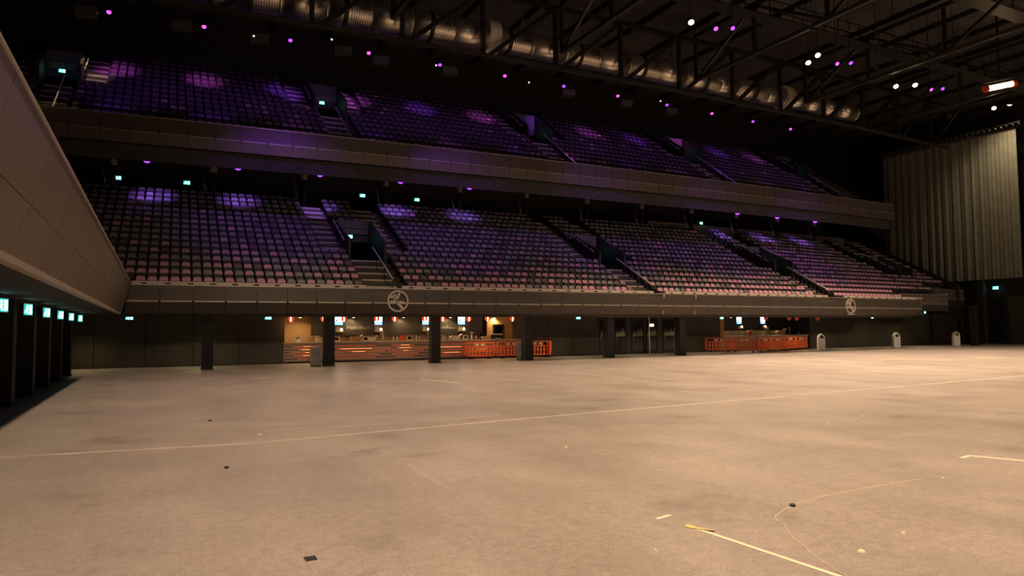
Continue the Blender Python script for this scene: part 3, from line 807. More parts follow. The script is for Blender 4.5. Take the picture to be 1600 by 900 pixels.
# small bright emergency points under the roof
for i, (u, z) in enumerate([(8.2, 17.7), (20.3, 17.1), (-6.0, 19.8), (4.2, 17.2), (14.2, 17.2), (30.6, 17.4)]):
    t = thing('marker_lamp', f'tiny white marker lamp below the roof truss, {ordn(i + 1)} along the list from the corner' if False else
              ['tiny white marker lamp under the first duct stretch', 'tiny white marker lamp under the duct past its first flange', 'tiny white marker lamp high in the corner',
               'tiny white marker lamp under the near duct end', 'tiny white marker lamp just before the first duct flange', 'tiny white marker lamp under the far duct stretch'][i], 'lamp', W(u, 38.0, z), 0, 'tiny marker lamps')
    MB().lathe([(.02, -.05), (.05, -.03), (.05, .03), (.02, .05)], 8).build('bulb', mat('lit_marker', (1, 1, 1), .5, emit=(1, .95, .85), es=1.0), t)
    MB().box(-.01, .01, -.01, .01, .05, .9).build('wire', M_STEEL_D, t)

# house lamps ------------------------------------------------------------
HL = ['white house lamp nearest the corner, hung over the floor', 'white house lamp beside the middle violet pair, lower one', 'white house lamp beside the middle violet pair, upper one',
      'white house lamp left of its twin, toward the curtain', 'white house lamp next to the far violet pair', 'white house lamp hanging by the top of the curtain']
for i, (x, y, z, w, dg) in enumerate(HOUSE):
    colour_lamp('house_lamp', HL[i], (x, y, z), (x * .82, y - 10, 0), WARM, E_LAMP, 0, 120, 'white house lamps', .15, 23.6 - z - .3)
    spot('house_beam', (x, y, z - .35), (x, y - 4, 0), w, WARM, dg, 1.0, .3)
for i, (x, y, z, w, dg) in enumerate(HOUSE_OFF):
    spot('house_beam', (x, y, z - .3), (x, y, 0), w, WARM, dg, 1.0, .3)
    colour_lamp('house_lamp', f'white house lamp above the picture, {ordn(i + 1)} over the open floor', (x, y, z), (x, y, 0), WARM, E_LAMP, 0, 120, 'white house lamps', .24, 4.1)
for i, (x, y, z, w, u, tz_) in enumerate(FRONT_FILL):
    tgt = W(u, 37, tz_)
    colour_lamp('added_front_fill', f'added warm fill lamp behind the camera facing the stand, {ordn(i + 1)} from the side balcony', (x, y, z), tgt, WARM, E_LAMP, 0, 30, 'added fill lamps', .22, 6.1)
    spot('front_fill_beam', Vector((x, y, z)) + (tgt - Vector((x, y, z))).normalized() * .3, tgt, w, (1.0, .74, .52), 20, 1.0, .25)
for i, (x, y, z, w, u, tz_) in enumerate(FRONT_FILL_HIGH):
    tgt = W(u, 37, tz_)
    colour_lamp('added_front_fill', f'added soft fill lamp behind the camera facing the upper balcony, {ordn(i + 1)} from the side balcony', (x, y, z), tgt, WARM, E_LAMP, 0, 30, 'added fill lamps', .22, 6.1)
    spot('front_fill_beam', Vector((x, y, z)) + (tgt - Vector((x, y, z))).normalized() * .3, tgt, w, (1.0, .74, .56), 27, 1.0, .25)
VP = [('corner', 'a', 5.8, 26.6), ('second', 'b', 16.1, 26.6), ('nearer', 'first', 26.44, 26.65), ('middle', 'second', 36.5, 27.1), ('farther', 'third', 46.17, 27.39)]
for nm, od, x, y in VP:
    for s in (0, 1):
        colour_lamp('moving_head', f'violet moving lamp of the {nm} pair under the roof, {"outer" if s else "inner"} one', (x + (.55 if s else -.55), y - .1 * s, 17.5 + (.2 if s else 0)), (x - 4, y - 14, 3), VIOLET, E_VIO if s else E_MAG, 0, 40, 'violet moving lamps', .12, 5.95)
    spot('wash', (x, y + .5, 17.2), W(x + .3, 41.8, tz(LOW, 7.4)), HEAD_W, (0.36, 0.08, 1.0), 45, 1.0, .15)
t = thing('tube_heater', 'glowing orange tube fixture under the roof near the curtain', 'lamp', (49.1, 25.0, 17.5))
MB().tube((-.72, .36, -.16), (.72, -.36, .16), .17, 12).build('glowing_tube', E_HEAT, t, True)
m = MB(); chord(m, (-.9, .45, .24), (.9, -.45, .62), .05); m.box(-.06, .06, -.06, .06, .4, 6.1); m.build('bracket', M_STEEL_D, t)
for p_, q_ in (((-.95, .475, -.21), (-.74, .37, -.165)), ((.74, -.37, .165), (.95, -.475, .21))): MB().tube(p_, q_, .22, 10).build('end_cap', mat('red_cap', (.5, .06, .03), .5), t)
# dangling chain motors and cables
for i, (x, y, L_) in enumerate([(16.1, 29.9, 2.6), (20.9, 30, 3), (25.7, 30, 3.2), (38, 26, 2.5), (45, 25.5, 2.6), (30, 24, 2.4), (52, 30, 2.6)]):
    t = thing('chain_hoist', f'thin hanging hoist cable under the roof, {ordn(i + 1)} counted toward the curtain', 'cable', (x, y, 17.4), 0, 'hanging hoist cables')
    MB().tube((0, 0, 0), (0, 0, 6.15), .02, 6).build('cable', M_STEEL_W, t)
    MB().box(-.09, .09, -.09, .09, -.25, .0).build('hook_block', M_STEEL_W, t)

# ------------------------------------------------------------------ curtain and far end wall
mb = MB(); pts = []
Y0, Y1, n = 34.5, 47.6, 260
for i in range(n + 1):
    y = Y0 + (Y1 - Y0) * i / n
    a = (y - Y0)
    amp = .025 + .075 * min(.7, max(0, (a - 2.6) / 2.5))
    pts.append((70 + amp * math.sin(a * 7.4 + .9 * math.sin(a * 1.7)) + .03 * math.sin(a * 17), y))
vs = [(x, y, 6.12) for x, y in pts] + [(70 + (x - 70) * .7, y, 13.0) for x, y in pts] + [(70 + (x - 70) * .4, y, 19.9) for x, y in pts]
N = n + 1
mb.add(vs, [(i, i + 1, N + i + 1, N + i) for i in range(n)] + [(N + i, N + i + 1, 2 * N + i + 1, 2 * N + i) for i in range(n)])
cur = thing('stage_curtain', 'tall grey pleated curtain closing the far end of the hall', 'curtain', (70, 41, 19.9))
c = mb.build('drape', M_CURT, cur, True); c.location = (-70, -41, -19.9)
m = MB(); chord(m, (0, -7, .1), (0, 6.6, .1), .07); chord(m, (-.4, -7, .1), (-.4, 6.6, .1), .05); chord(m, (-.2, -7, .5), (-.2, 6.6, .5), .05)
for j in range(27):
    y = -7 + j * .5; chord(m, (-.4, y, .1), (-.2, y + .25, .5), .025); chord(m, (0, y, .1), (-.2, y + .25, .5), .025)
m.build('curtain_truss', M_STEEL, cur)
spot('curtain_beam', (66.6, 33.2, 20.9), (70, 34.6, 16.5), 2000, (1, .80, .50), 96, 1.0, .2)
t = colour_lamp('house_lamp', 'lamp clamped at the top of the curtain', (66.2, 33.0, 21.1), (70, 36.0, 14.0), WARM, E_LAMP, 0, 60, 'white house lamps', .16, 2.9)
# wall and roller shutter below the curtain
mb = MB(); mb.box(71.5, 71.8, -10, 55, 4.55, 6.6); mb.box(71.5, 71.8, 36.9, 55, 0, 4.55); mb.box(71.3, 71.5, 36.6, 36.9, 0, 6.2)
struct(mb.build('wall_far_end', M_BLACKWALL))
mb = MB()
for j in range(18): mb.box(71.55 + .02 * (j % 2), 71.7, -10, 36.7, .25 * j + .02, .25 * j + .245)
struct(mb.build('door_1', mat('dark_roller_slats', (.12, .10, .075), .5)))
mb = MB(); mb.box(69.6, 70.2, 37.8, 38.3, 0, 6.1); struct(mb.build('column_far_end', M_BLACK))
mb = MB(); mb.box(69.9, 69.96, 39.9, 39.95, 0, 3.5); struct(mb.build('trim_edge', M_RIM))

# ------------------------------------------------------------------ bars
def W_loc(u, v, z): return W(u, v, z)
def recess(b, name, wood_l, door=None):
    u0, u1 = b; vb = WV + 2.4
    mb = MB(); sweep(mb, [(vb, 0), (vb, 2.62), (vb + .15, 2.62), (vb + .15, 0)], u0 - .1, u1 + .1, 1.5)
    for u in (u0 - .05, u1 - .05):
        mb.hexa([W(u, WV, 0), W(u + .1, WV, 0), W(u + .1, vb, 0), W(u, vb, 0), W(u, WV, 2.62), W(u + .1, WV, 2.62), W(u + .1, vb, 2.62), W(u, vb, 2.62)])
    struct(mb.build('wall_' + name + '_recess', M_BLACKWALL))
recess(B1, 'bar', 1.5); recess(B2, 'far_bar', .4)
def panel(mb, u0, u1, v0, v1, z0, z1, mi=0):
    U = us(u0, u1, 2.0)
    for a, b in zip(U[:-1], U[1:]):
        mb.hexa([W(a, v0, z0), W(b, v0, z0), W(b, v1, z0), W(a, v1, z0), W(a, v0, z1), W(b, v0, z1), W(b, v1, z1), W(a, v1, z1)], mi)
    return mb
# wooden wall panels of the near bar, with the doorway
vb = WV + 2.3
struct(panel(MB(), 6.3, 8.15, vb - .02, vb + .06, 0, 2.6).build('wall_bar_wood', M_WOOD))
mb = MB()
panel(mb, 18.75, 19.15, WV + 1.2, WV + 1.3, 0, 2.58); panel(mb, 19.95, 20.55, WV + 1.2, WV + 1.3, 0, 2.58); panel(mb, 19.15, 19.95, WV + 1.2, WV + 1.3, 2.1, 2.58)
struct(mb.build('wall_bar_wood_doorway', M_WOOD))
mb = MB(); panel(mb, 19.15, 19.22, WV + 1.15, WV + 1.32, 0, 2.1); panel(mb, 19.88, 19.95, WV + 1.15, WV + 1.32, 0, 2.1); panel(mb, 19.15, 19.95, WV + 1.15, WV + 1.32, 2.03, 2.1)
struct(mb.build('door_2', M_BLACK))
# black sign board with raised lettering
BD = WV + 1.55
t = thing('bar_sign_board', 'wide black board with dim raised lettering behind the near bar', 'sign', W(12.9, BD, 0), wrot(12.9))
o = Vector(t.location); q = Matrix.Rotation(-wrot(12.9), 3, 'Z')
mb = panel(MB(), 7.9, 18.6, BD, BD + .12, 1.50, 2.6); mb.v = [tuple(q @ (Vector(v) - o)) for v in mb.v]
mb.build('board', mat('board_black', (.03, .026, .022), .4), t)
def lettering(txt, u, z, size, parent, o, rz):
    cu = bpy.data.curves.new('lettering', 'FONT'); cu.body = txt; cu.size = size; cu.extrude = .012; cu.align_x = 'CENTER'; cu.align_y = 'CENTER'
    tmp = bpy.data.objects.new('lettering_source', cu); COL.objects.link(tmp)
    bpy.context.view_layer.update()
    me = bpy.data.meshes.new_from_object(tmp.evaluated_get(bpy.context.evaluated_depsgraph_get()))
    bpy.data.objects.remove(tmp); bpy.data.curves.remove(cu)
    me.materials.clear(); me.materials.append(M_LETTER)
    ob = bpy.data.objects.new('lettering', me); COL.objects.link(ob); ob.parent = parent
    p = Matrix.Rotation(-rz, 3, 'Z') @ (W(u, BD - .02, z) - o)
    ob.location = p; ob.rotation_euler = (R(90), 0, wrot(u) - rz)
lettering('Heineken', 10.6, 1.94, .36, t, o, wrot(12.9)); lettering('Heineken', 15.95, 1.94, .36, t, o, wrot(12.9))

def menu_screen(label, u, v, z0, w, h, group):
    t = thing('menu_screen', label, 'screen', W(u, v, z0), wrot(u), group)
    MB().box(-w / 2 - .03, w / 2 + .03, 0, .06, -.03, h + .03).build('casing', M_SCREENB, t)
    m = MB(); m.box(-w / 2, w / 2, -.006, -.001, 0, h * .38, 1); m.box(-w / 2, w / 2, -.006, -.001, h * .38, h, 0)
    m.box(-w * .40, -w * .2, -.012, -.006, h * .42, h * .62, 2)
    m.build('display', [E_SCR, E_SCRB, M_SCREENB], t)
    MB().box(-.03, .03, .06, .3, h * .4, h * .6).build('bracket', M_STEEL_D, t)
for i, u in enumerate([9.42, 11.75, 14.72, 17.05]):
    menu_screen(f'lit white and blue menu screen over the near bar, {ordn(i + 1)} from its wooden end', u, WV + 1.35, 2.10, .46, .50, 'menu screens of the near bar')
for i, u in enumerate([40.7, 43.35]):
    menu_screen(f'lit menu screen over the far bar, {["nearer", "farther"][i]} one', u, WV + 1.35, 2.05, .52, .52, 'menu screens of the far bar')
def tap_shelf(label, u, v, z, group):
    t = thing('bar_shelf', label, 'shelf', W(u, v, z), wrot(u), group)
    MB().box(-.25, .25, -.1, .1, -.02, .02).build('board', M_WOOD, t)
    MB().box(-.22, .22, .08, .2, -.1, -.02).build('bracket', M_STEEL_D, t)
for i, u in enumerate([9.42, 11.75, 14.72, 17.05, 40.8, 43.45]):
    bar = 'near' if i < 4 else 'far'; n = i if i < 4 else i - 4
    v = WV + 1.30; z = 1.70
    tap_shelf(f'short shelf with lamp below the {ordn(n + 1)} menu screen of the {bar} bar', u, v, z, 'lamp shelves behind the bars')
    p = W(u + .14, v, z + .02)
    g = thing('globe_lamp', f'small glowing globe lamp below the {ordn(n + 1)} menu screen of the {bar} bar', 'lamp', p, 0, 'globe lamps behind the bars')
    MB().lathe([(.03, 0), (.035, .03), (.06, .05), (.085, .10), (.06, .15), (.03, .175)], 14).build('globe', E_GLOBE, g, True)
    MB().lathe([(.05, -.005), (.05, .02), (.03, .03)], 12).build('base', M_STEEL_D, g)
    point('globe_light', p + Vector((0, -.25, .14)), 5, (1, .75, .4), .1, g)
    for j, dx in enumerate((-.16, -.06)):
        bt = thing('bottle', f'small lit bottle, {"first" if j == 0 else "second"} on the shelf below {bar} bar screen {ORD[n]}', 'bottle', W(u + dx, v, z + .02), 0, 'bottles on the lamp shelves')
        MB().lathe([(.03, 0), (.032, .11), (.012, .16), (.012, .21)], 10).build('glass', M_CARD, bt, True)
        MB().lathe([(.014, .205), (.014, .225)], 8).build('cap', M_TAPEY, bt)
# striped lanterns
def lantern(label, u, z, group, dim=False):
    t = thing('striped_lantern', label, 'lantern', W(u, WV - .55, z), 0, group)
    prof = [(.06, -.19)] + [(.16 * math.cos(a) , .18 * math.sin(a)) for a in np.linspace(-1.2, 1.2, 9)] + [(.06, .19)]
    n = 24; sm = [(0 if i % 8 < 2 else 1) for i in range(n)]
    MB().lathe(prof, n, (0, 0, 0), 1, sm).build('shade', [E_LAND, E_LAND] if dim else [E_LANW, E_LANR], t, True)
    MB().lathe([(.065, .185), (.065, .21), (.02, .22)], 12).build('cap', M_STEEL_D, t)
    MB().tube((0, 0, .2), (0, 0, 2.60 - z), .008, 5).build('cord', M_BLACK, t)
    if not dim: point('lantern_light', W(u, WV - .55, z - .32), 9, (1, .5, .22), .12, t)
for i, u in enumerate([6.43, 8.15, 9.27, 11.1, 12.15, 13.95, 15.06, 16.73, 17.96, 19.65]):
    lantern(f'red and cream striped lantern above the near bar, {ordn(i + 1)} from its wooden end', u, 2.44, 'striped lanterns of the near bar')
for i, u in enumerate([41.6, 44.2, 45.1, 47.6]):
    lantern(f'dim red lantern above the far bar, {ordn(i + 1)} from its wooden end', u, 2.46, 'striped lanterns of the far bar', True)

# counters
def counter(name, label, u0, u1, strips, body):
    t = thing(name, label, 'bar counter', W(u0, WV, 0), 0); o = Vector(t.location)
    def pn(nm, a, b, v0, v1, z0, z1, m):
        mb = panel(MB(), a, b, v0, v1, z0, z1); mb.v = [tuple(Vector(v) - o) for v in mb.v]; return mb.build(nm, m, t)
    pn('carcass', u0, u1, WV + .10, WV + .65, 0.02, 1.08, M_BLACK)
    pn('plinth', u0, u1, WV + .0, WV + .1, 0.0, .07, M_BLACK)
    for j in range(6):
        z = .10 + j * .165
        pn('front_board', u0, u1, WV - .02 - .012 * (j % 2), WV + .05, z, z + .125, body)
    for a, b, rows in strips:  # glowing strips stand in for lantern reflections on the glossy boards
        for j in (0, 1, 2, 3, 4):
            z = .10 + j * .165 + .125
            pn('lantern_red_glint', a - .2 - .22 * ((j * 7) % 3), b + .2 + .3 * ((j * 5) % 4), WV + .02, WV + .05, z, z + .04, E_GLINT_RED)
        for j in rows:
            z = .10 + j * .165 + .127
            k_ = .18 * (b - a) * (j % 3)
            pn('lantern_glint', a + k_, b - k_ * .6, WV + .008, WV + .06, z + .006, z + .03, E_GLINT)
    pn('worktop', u0 - .05, u1 + .05, WV - .10, WV + .75, 1.08, 1.14, M_COUNTERTOP)
    return t
counter('bar_counter', 'long copper slatted bar counter with painted orange lantern reflections', B1[0], 21.3, [(7.1, 7.65, (1, 2, 3, 4)), (9.2, 11.0, (2, 3)), (12.6, 13.3, (2, 3, 4)), (15.1, 16.5, (1, 3)), (17.0, 18.5, (2,))], M_COUNTER)
counter('bar_counter', 'far bar counter behind the row of orange barriers', 37.6, 47.0, [], M_COUNTER)
# back counters
def back_counter(label, u0, u1):
    t = thing('back_counter', label, 'counter', W(u0, WV + 1.6, 0)); o = Vector(t.location)
    mb = panel(MB(), u0, u1, WV + 1.62, WV + 2.2, 0, .95); mb.v = [tuple(Vector(v) - o) for v in mb.v]; mb.build('cabinet_run', M_WOOD, t)
    mb = panel(MB(), u0, u1, WV + 1.58, WV + 2.24, .95, 1.0); mb.v = [tuple(Vector(v) - o) for v in mb.v]; mb.build('top', M_COUNTERTOP, t)
    mb = panel(MB(), u0, u1, WV + 2.24, WV + 2.30, 1.0, 1.5); mb.v = [tuple(Vector(v) - o) for v in mb.v]; mb.build('splashback', mat('cream_splashback', (.72, .56, .36), .5), t)
back_counter('wooden back counter behind the near bar', 8.2, 18.7)
back_counter('dark back counter behind the far bar', 38.2, 46.8)
struct(panel(MB(), 37.42, 37.85, WV + .1, WV + .2, 0, 2.6).build('wall_far_bar_wood', M_WOOD))
for (x, w) in ((7.0, 130), (10, 130), (13, 130), (16, 130), (19, 120)):
    pz = W(x + .2, WV + 1.05, 2.5)
    t = thing('bar_downlight', f'recessed warm downlight over the near bar, {["first", "second", "third", "fourth", "fifth"][[7.0, 10, 13, 16, 19].index(x)]} from its wooden end', 'lamp', pz, 0, 'recessed bar downlights')
    MB().lathe([(.09, .02), (.09, .1), (.06, .1)], 12).build('rim', M_STEEL_D, t); MB().lathe([(.07, .015), (.07, .03)], 12).build('diffuser', E_DOWN, t)
    spot('bar_beam', pz, pz - Vector((0, -.5, 2)), w, (1, .72, .36), 150, .8, .08, t)
for x in (39.5, 43.5):
    pz = W(x, WV + 1.05, 2.5)
    t = thing('bar_downlight', f'recessed warm downlight over the far bar, {"nearer" if x < 40 else "farther"} one', 'lamp', pz, 0, 'recessed bar downlights')
    MB().lathe([(.09, .02), (.09, .1), (.06, .1)], 12).build('rim', M_STEEL_D, t); MB().lathe([(.07, .015), (.07, .03)], 12).build('diffuser', E_DOWN, t)
    spot('bar_beam', pz, pz - Vector((0, 0, 2)), 40, (1, .72, .36), 140, .8, .08, t)

# things standing on the near bar
CT = 1.14
def tablet(label, u):
    t = thing('pay_tablet', label, 'tablet', W(u, WV + .22, CT), wrot(u), 'payment tablets on the near bar')
    q = Quaternion((1, 0, 0), R(-15))
    MB().box(-.17, .17, -.015, .015, .03, .29, 0, q, (0, 0, .03)).build('casing', M_WHITE, t)
    MB().box(-.11, .11, -.022, -.015, .08, .24, 0, q, (0, 0, .03)).build('screen', M_SCREENB, t)
    MB().box(-.06, .06, -.02, .12, 0, .03).build('stand', M_WHITE, t)
for i, u in enumerate([6.95, 9.05, 10.7, 13.3, 16.85]):
    tablet(f'white payment tablet on the near bar, {ordn(i + 1)} from its wooden end', u)
def beer_tap(label, u):
    t = thing('beer_tap', label, 'beer tap', W(u, WV + .45, CT), wrot(u), 'beer taps on the near bar')
    m = MB(); m.lathe([(.09, 0), (.09, .02), (.04, .04), (.035, .45), (.045, .5)], 12); m.tube((-.16, 0, .44), (.16, 0, .44), .035, 10); m.build('column', M_STEEL, t, True)
    for dx in (-.12, .12):
        m = MB(); m.tube((dx, -.03, .44), (dx, -.12, .40), .014, 8); m.tube((dx, -.12, .40), (dx, -.12, .32), .012, 8); m.build('spout', M_STEEL, t)
        m = MB(); m.tube((dx, -.03, .46), (dx, -.05, .62), .014, 8, 0, .022); m.build('handle', M_BLACK, t)
for i, u in enumerate([11.75, 14.6, 17.35]): beer_tap(f'steel beer tap column on the near bar, {ordn(i + 1)} from its wooden end', u)
def cups(label, u, dv, n, bar):
    t = thing('cup_stack', label, 'cup stack', W(u, WV + dv, CT), 0, f'plastic cup stacks on the {bar} bar')
    for j in range(n):
        MB().lathe([(.034, 0), (.045, .11), (.047, .115)], 12, (0, 0, j * .03)).build('cup', M_WHITE, t, True)
for i, (u, dv, n) in enumerate([(7.45, .35, 6), (8.0, .3, 4), (10.15, .4, 5), (11.3, .35, 7), (12.35, .3, 6), (12.6, .42, 8), (13.75, .3, 7), (13.95, .42, 5), (15.4, .3, 8), (15.6, .4, 6), (15.8, .3, 7), (17.6, .35, 6), (18.0, .3, 4)]):
    cups(f'stack of clear white cups on the near bar, {ordn(i + 1)} from its wooden end', u, dv, n, 'near')
for i, (u, dv, n) in enumerate([(38.3, .3, 6), (38.8, .35, 5), (39.2, .3, 8), (39.6, .3, 6), (40.3, .4, 7), (41.0, .3, 6), (43.3, .35, 7), (46.3, .3, 4)]):
    cups(f'stack of clear white cups on the far bar, {ordn(i + 1)} from its wooden end', u, dv, n, 'far')
def carton(label, u, dv, w, d, h, m, z=CT, rz=0):
    t = thing('carton', label, 'box', W(u, WV + dv, z), wrot(u) + rz, 'cartons on the bars')
    bd = MB().box(-w / 2, w / 2, -d / 2, d / 2, 0, h).build('body', m, t)
    q1, q2 = Quaternion((0, 1, 0), R(-35)), Quaternion((0, 1, 0), R(35))
    m2 = MB(); m2.box(-w / 2 - w * .4, -w / 2, -d / 2, d / 2, h - .006, h, 0, q2.inverted(), (-w / 2, 0, h)); m2.box(w / 2, w / 2 + w * .4, -d / 2, d / 2, h - .006, h, 0, q1, (w / 2, 0, h)); m2.build('flap', m, bd)
    return t
carton('open tan carton on the near bar beside the second tablet', 10.2, .5, .45, .3, .28, M_CARD)
carton('white carton on the near bar beside the third tablet', 11.1, .5, .4, .3, .24, M_WHITE)
carton('orange carton on the near bar between two cup stacks', 12.95, .45, .22, .2, .3, M_ORANGE)
carton('white carton on the near bar by the fifth tablet', 16.3, .5, .5, .3, .26, M_WHITE)
carton('tan carton on the near bar near the wooden doorway', 18.3, .5, .4, .3, .2, M_CARD)
carton('orange carton on the far bar', 41.0, .55, .3, .25, .36, M_ORANGE)
carton('brown carton on the far bar toward the curtain', 44.4, .5, .7, .35, .36, M_CARD)
carton('flat tan carton at the wooden end of the near bar', 7.75, .5, .3, .25, .12, M_CARD)
for i, u in enumerate([42.6, 42.95, 45.4]): 
    t = thing('beer_tap', f'tall tap column on the far bar, {ordn(i + 1)} from its wooden end', 'beer tap', W(u, WV + .45, CT), 0, 'tap columns on the far bar')
    m = MB(); m.lathe([(.07, 0), (.07, .02), (.03, .04), (.03, .6), (.05, .66)], 10); m.tube((-.1, 0, .5), (.1, 0, .5), .03, 8); m.build('column', M_STEEL, t, True)
    MB().tube((0, -.02, .55), (0, -.06, .74), .015, 8).build('handle', M_BLACK, t)
t = thing('coffee_machine', 'black machine with white lid by the wooden doorway on the near bar', 'machine', W(19.0, WV + .35, CT), wrot(19))
MB().box(-.3, .3, -.2, .2, .02, .3).build('body', M_SCREENB, t); MB().box(-.33, .33, -.22, .22, .3, .36).build('lid', M_WHITE, t); MB().box(-.2, .2, -.23, -.2, .04, .1).build('drip_tray', M_STEEL, t)
t = thing('price_card', 'small white card holder at the curtain end of the near bar', 'sign', W(20.75, WV + .1, CT), wrot(20))
MB().box(-.13, .13, -.01, .01, .02, .3).build('card', M_WHITE, t); MB().box(-.13, .13, -.06, .06, 0, .02).build('foot', M_STEEL_D, t)

# orange plastic barriers
def barrier_meshes():
    d = {}
    L_, H = 1.9, 1.0
    f = MB()
    f.box(-L_ / 2, L_ / 2, -.03, .03, .96, H + .02); f.box(-L_ / 2, L_ / 2, -.03, .03, .70, .76); f.box(-L_ / 2, L_ / 2, -.03, .03, .14, .22)
    f.box(-L_ / 2, -L_ / 2 + .07, -.03, .03, .14, H); f.box(L_ / 2 - .07, L_ / 2, -.03, .03, .14, H)
    f.box(-L_ / 2, L_ / 2, -.025, .025, .45, .50)
    for x in (-.31, .31): f.box(x - .07, x + .07, -.03, .03, .76, .96)
    f.tube((-L_ / 2 - .04, 0, .25), (-L_ / 2 - .04, 0, .95), .03, 8); f.tube((L_ / 2 + .04, 0, .3), (L_ / 2 + .04, 0, 1.0), .03, 8)
    d['frame'] = f.mesh('frame', M_ORANGE)
    b = MB()
    for j in range(7):
        x = -L_ / 2 + .26 + j * (L_ - .52) / 6; b.box(x - .05, x + .05, -.022, .022, .22, .70)
    d['bars'] = b.mesh('bars', M_ORANGE)
    w = MB(); w.box(-.29, -.08, -.028, .012, .80, .92); w.box(.08, .29, -.028, .012, .80, .92)
    d['reflector'] = w.mesh('reflector', M_WHITE)
    ft = MB(); ft.box(-.06, .06, -.28, .28, 0, .06); ft.box(-.03, .03, -.04, .04, .06, .16)
    d['foot'] = ft.mesh('foot', M_BLACK)
    return d
BM = barrier_meshes(); bproto = None
def barrier(label, x, y, rz, group):
    global bproto
    if bproto is None:
        t = thing('plastic_barrier', label, 'barrier', (x, y, 0), rz, group)
        kids = [part('frame', BM['frame'], t), part('bars', BM['bars'], t), part('reflector', BM['reflector'], t), part('foot', BM['foot'], t), part('foot', BM['foot'], t)]
        kids[3].location = (-.62, 0, 0); kids[4].location = (.62, 0, 0); bproto = (t, kids); return t
    t0, k0 = bproto
    t = t0.copy(); COL.objects.link(t); t.location = (x, y, 0); t.rotation_euler = (0, 0, rz); t['label'] = label; t['group'] = group
    for ch in k0:
        c = ch.copy(); COL.objects.link(c); c.parent = t
    return t
for i, u in enumerate([17.35, 19.45, 21.3]):
    p = W(u, WV - .75 - .02 * i, 0)
    barrier(f'orange plastic barrier before the near bar, {ordn(i + 1)} toward the glass doors', p.x, p.y, wrot(u) + R([1, -2, 2][i]), 'orange barriers of the near bar')
p = W(22.38, WV - .1, 0); barrier('orange plastic barrier turned across the end of the near bar', p.x, p.y, R(68), 'orange barriers of the near bar')
pts = [(35.25, 39.05), (36.2, 37.45), (37.75, 36.85)]
G2 = 'orange barriers of the far bar'
def bar_between(a, b, lab):
    x, y = (a[0] + b[0]) / 2, (a[1] + b[1]) / 2; barrier(lab, x, y, math.atan2(b[1] - a[1], b[0] - a[0]), G2)
A = [(35.3, 37.75), (36.75, 36.55)]
a0 = W(35.75, 39.55, 0); a1 = W(36.75, 38.1, 0); a2 = W(37.75, 36.65, 0)
bar_between(a0, a1, 'bright orange barrier at the nearest end of the far bar')
bar_between(a1, a2, 'bright orange barrier, second at the far bar, turned toward the floor')
u = 38.95
for i in range(4):
    p = W(38.75 + 2.05 * i, 36.85 + .62 * i, 0)
    barrier(f'orange barrier along the far bar front, {ordn(i + 1)} past the angled pair', p.x, p.y, wrot(u) + R(16), G2)

# bins
def arch_bin(label, x, y, rz):
    t = thing('litter_bin', label, 'bin', (x, y, 0), rz, 'pale litter bins')
    w, d = .24, .24
    out = [(-w, .02), (w, .02), (w, .95), (w * .72, 1.12), (0, 1.26), (-w * .72, 1.12), (-w, .95)]
    bd = MB().prism(out, -d, d).build('body', M_WHITE, t)
    hole = [(.13 * math.cos(a), 1.0 + .12 * math.sin(a)) for a in np.linspace(0, 2 * math.pi, 14, endpoint=False)]
    MB().prism(hole, -d - .012, -d + .001).build('opening', M_BLACK, bd)
    MB().box(-w * .9, w * .9, -d * .9, d * .9, 0, .02).build('foot', M_BLACK, t)
for i, (u, v) in enumerate([(44.5, 36.6), (53.5, 36.3), (62.6, 36.3)]):
    p = W(u, v, 0); arch_bin(['pale arched litter bin past the far bar', 'pale arched litter bin under the stepped balcony front', 'pale arched litter bin at the hall corner by the curtain'][i], p.x, p.y, R(-38))
def box_bin(label, x, y, rz, w=.25, d=.3, h=1.05):
    t = thing('waste_box', label, 'bin', (x, y, 0), rz, 'grey waste boxes')
    MB().box(-w, w, -d, d, .04, h).build('body', M_GREYBIN, t)
    MB().box(-w * .7, w * .7, -d - .012, -d, h * .48, h * .92).build('flap', mat('grey_flap', (.34, .33, .36), .5), t)
    MB().box(-w * .9, w * .9, -d * .9, d * .9, 0, .04).build('plinth', M_BLACK, t)
p = W(7.15, 36.2, 0); box_bin('grey waste box in front of the wooden end of the near bar', p.x, p.y, R(-8), .27, .25, .98)
p = W(18.75, 36.3, 0); box_bin('grey waste box beside the column at the barriers', p.x, p.y, R(-40))
p = W(30.35, 36.4, 0); box_bin('grey waste box beside the column at the glass doors', p.x, p.y, R(-40), .3, .3, 1.1)
t = thing('folding_stool', 'small steel frame stool beside the grey waste box at the bar', 'stool', W(7.75, 35.95, 0), R(-10))
m = MB(); m.box(-.2, .2, -.2, .2, .44, .47); m.build('seat', M_STEEL, t)
for sx in (-.18, .18):
    for sy in (-.18, .18): MB().tube((sx, sy, 0), (sx, sy, .44), .018, 6).build('leg', M_STEEL, t)
MB().path([(-.18, -.18, .12), (.18, -.18, .12)], .014, 6).build('stretcher', M_STEEL, t)

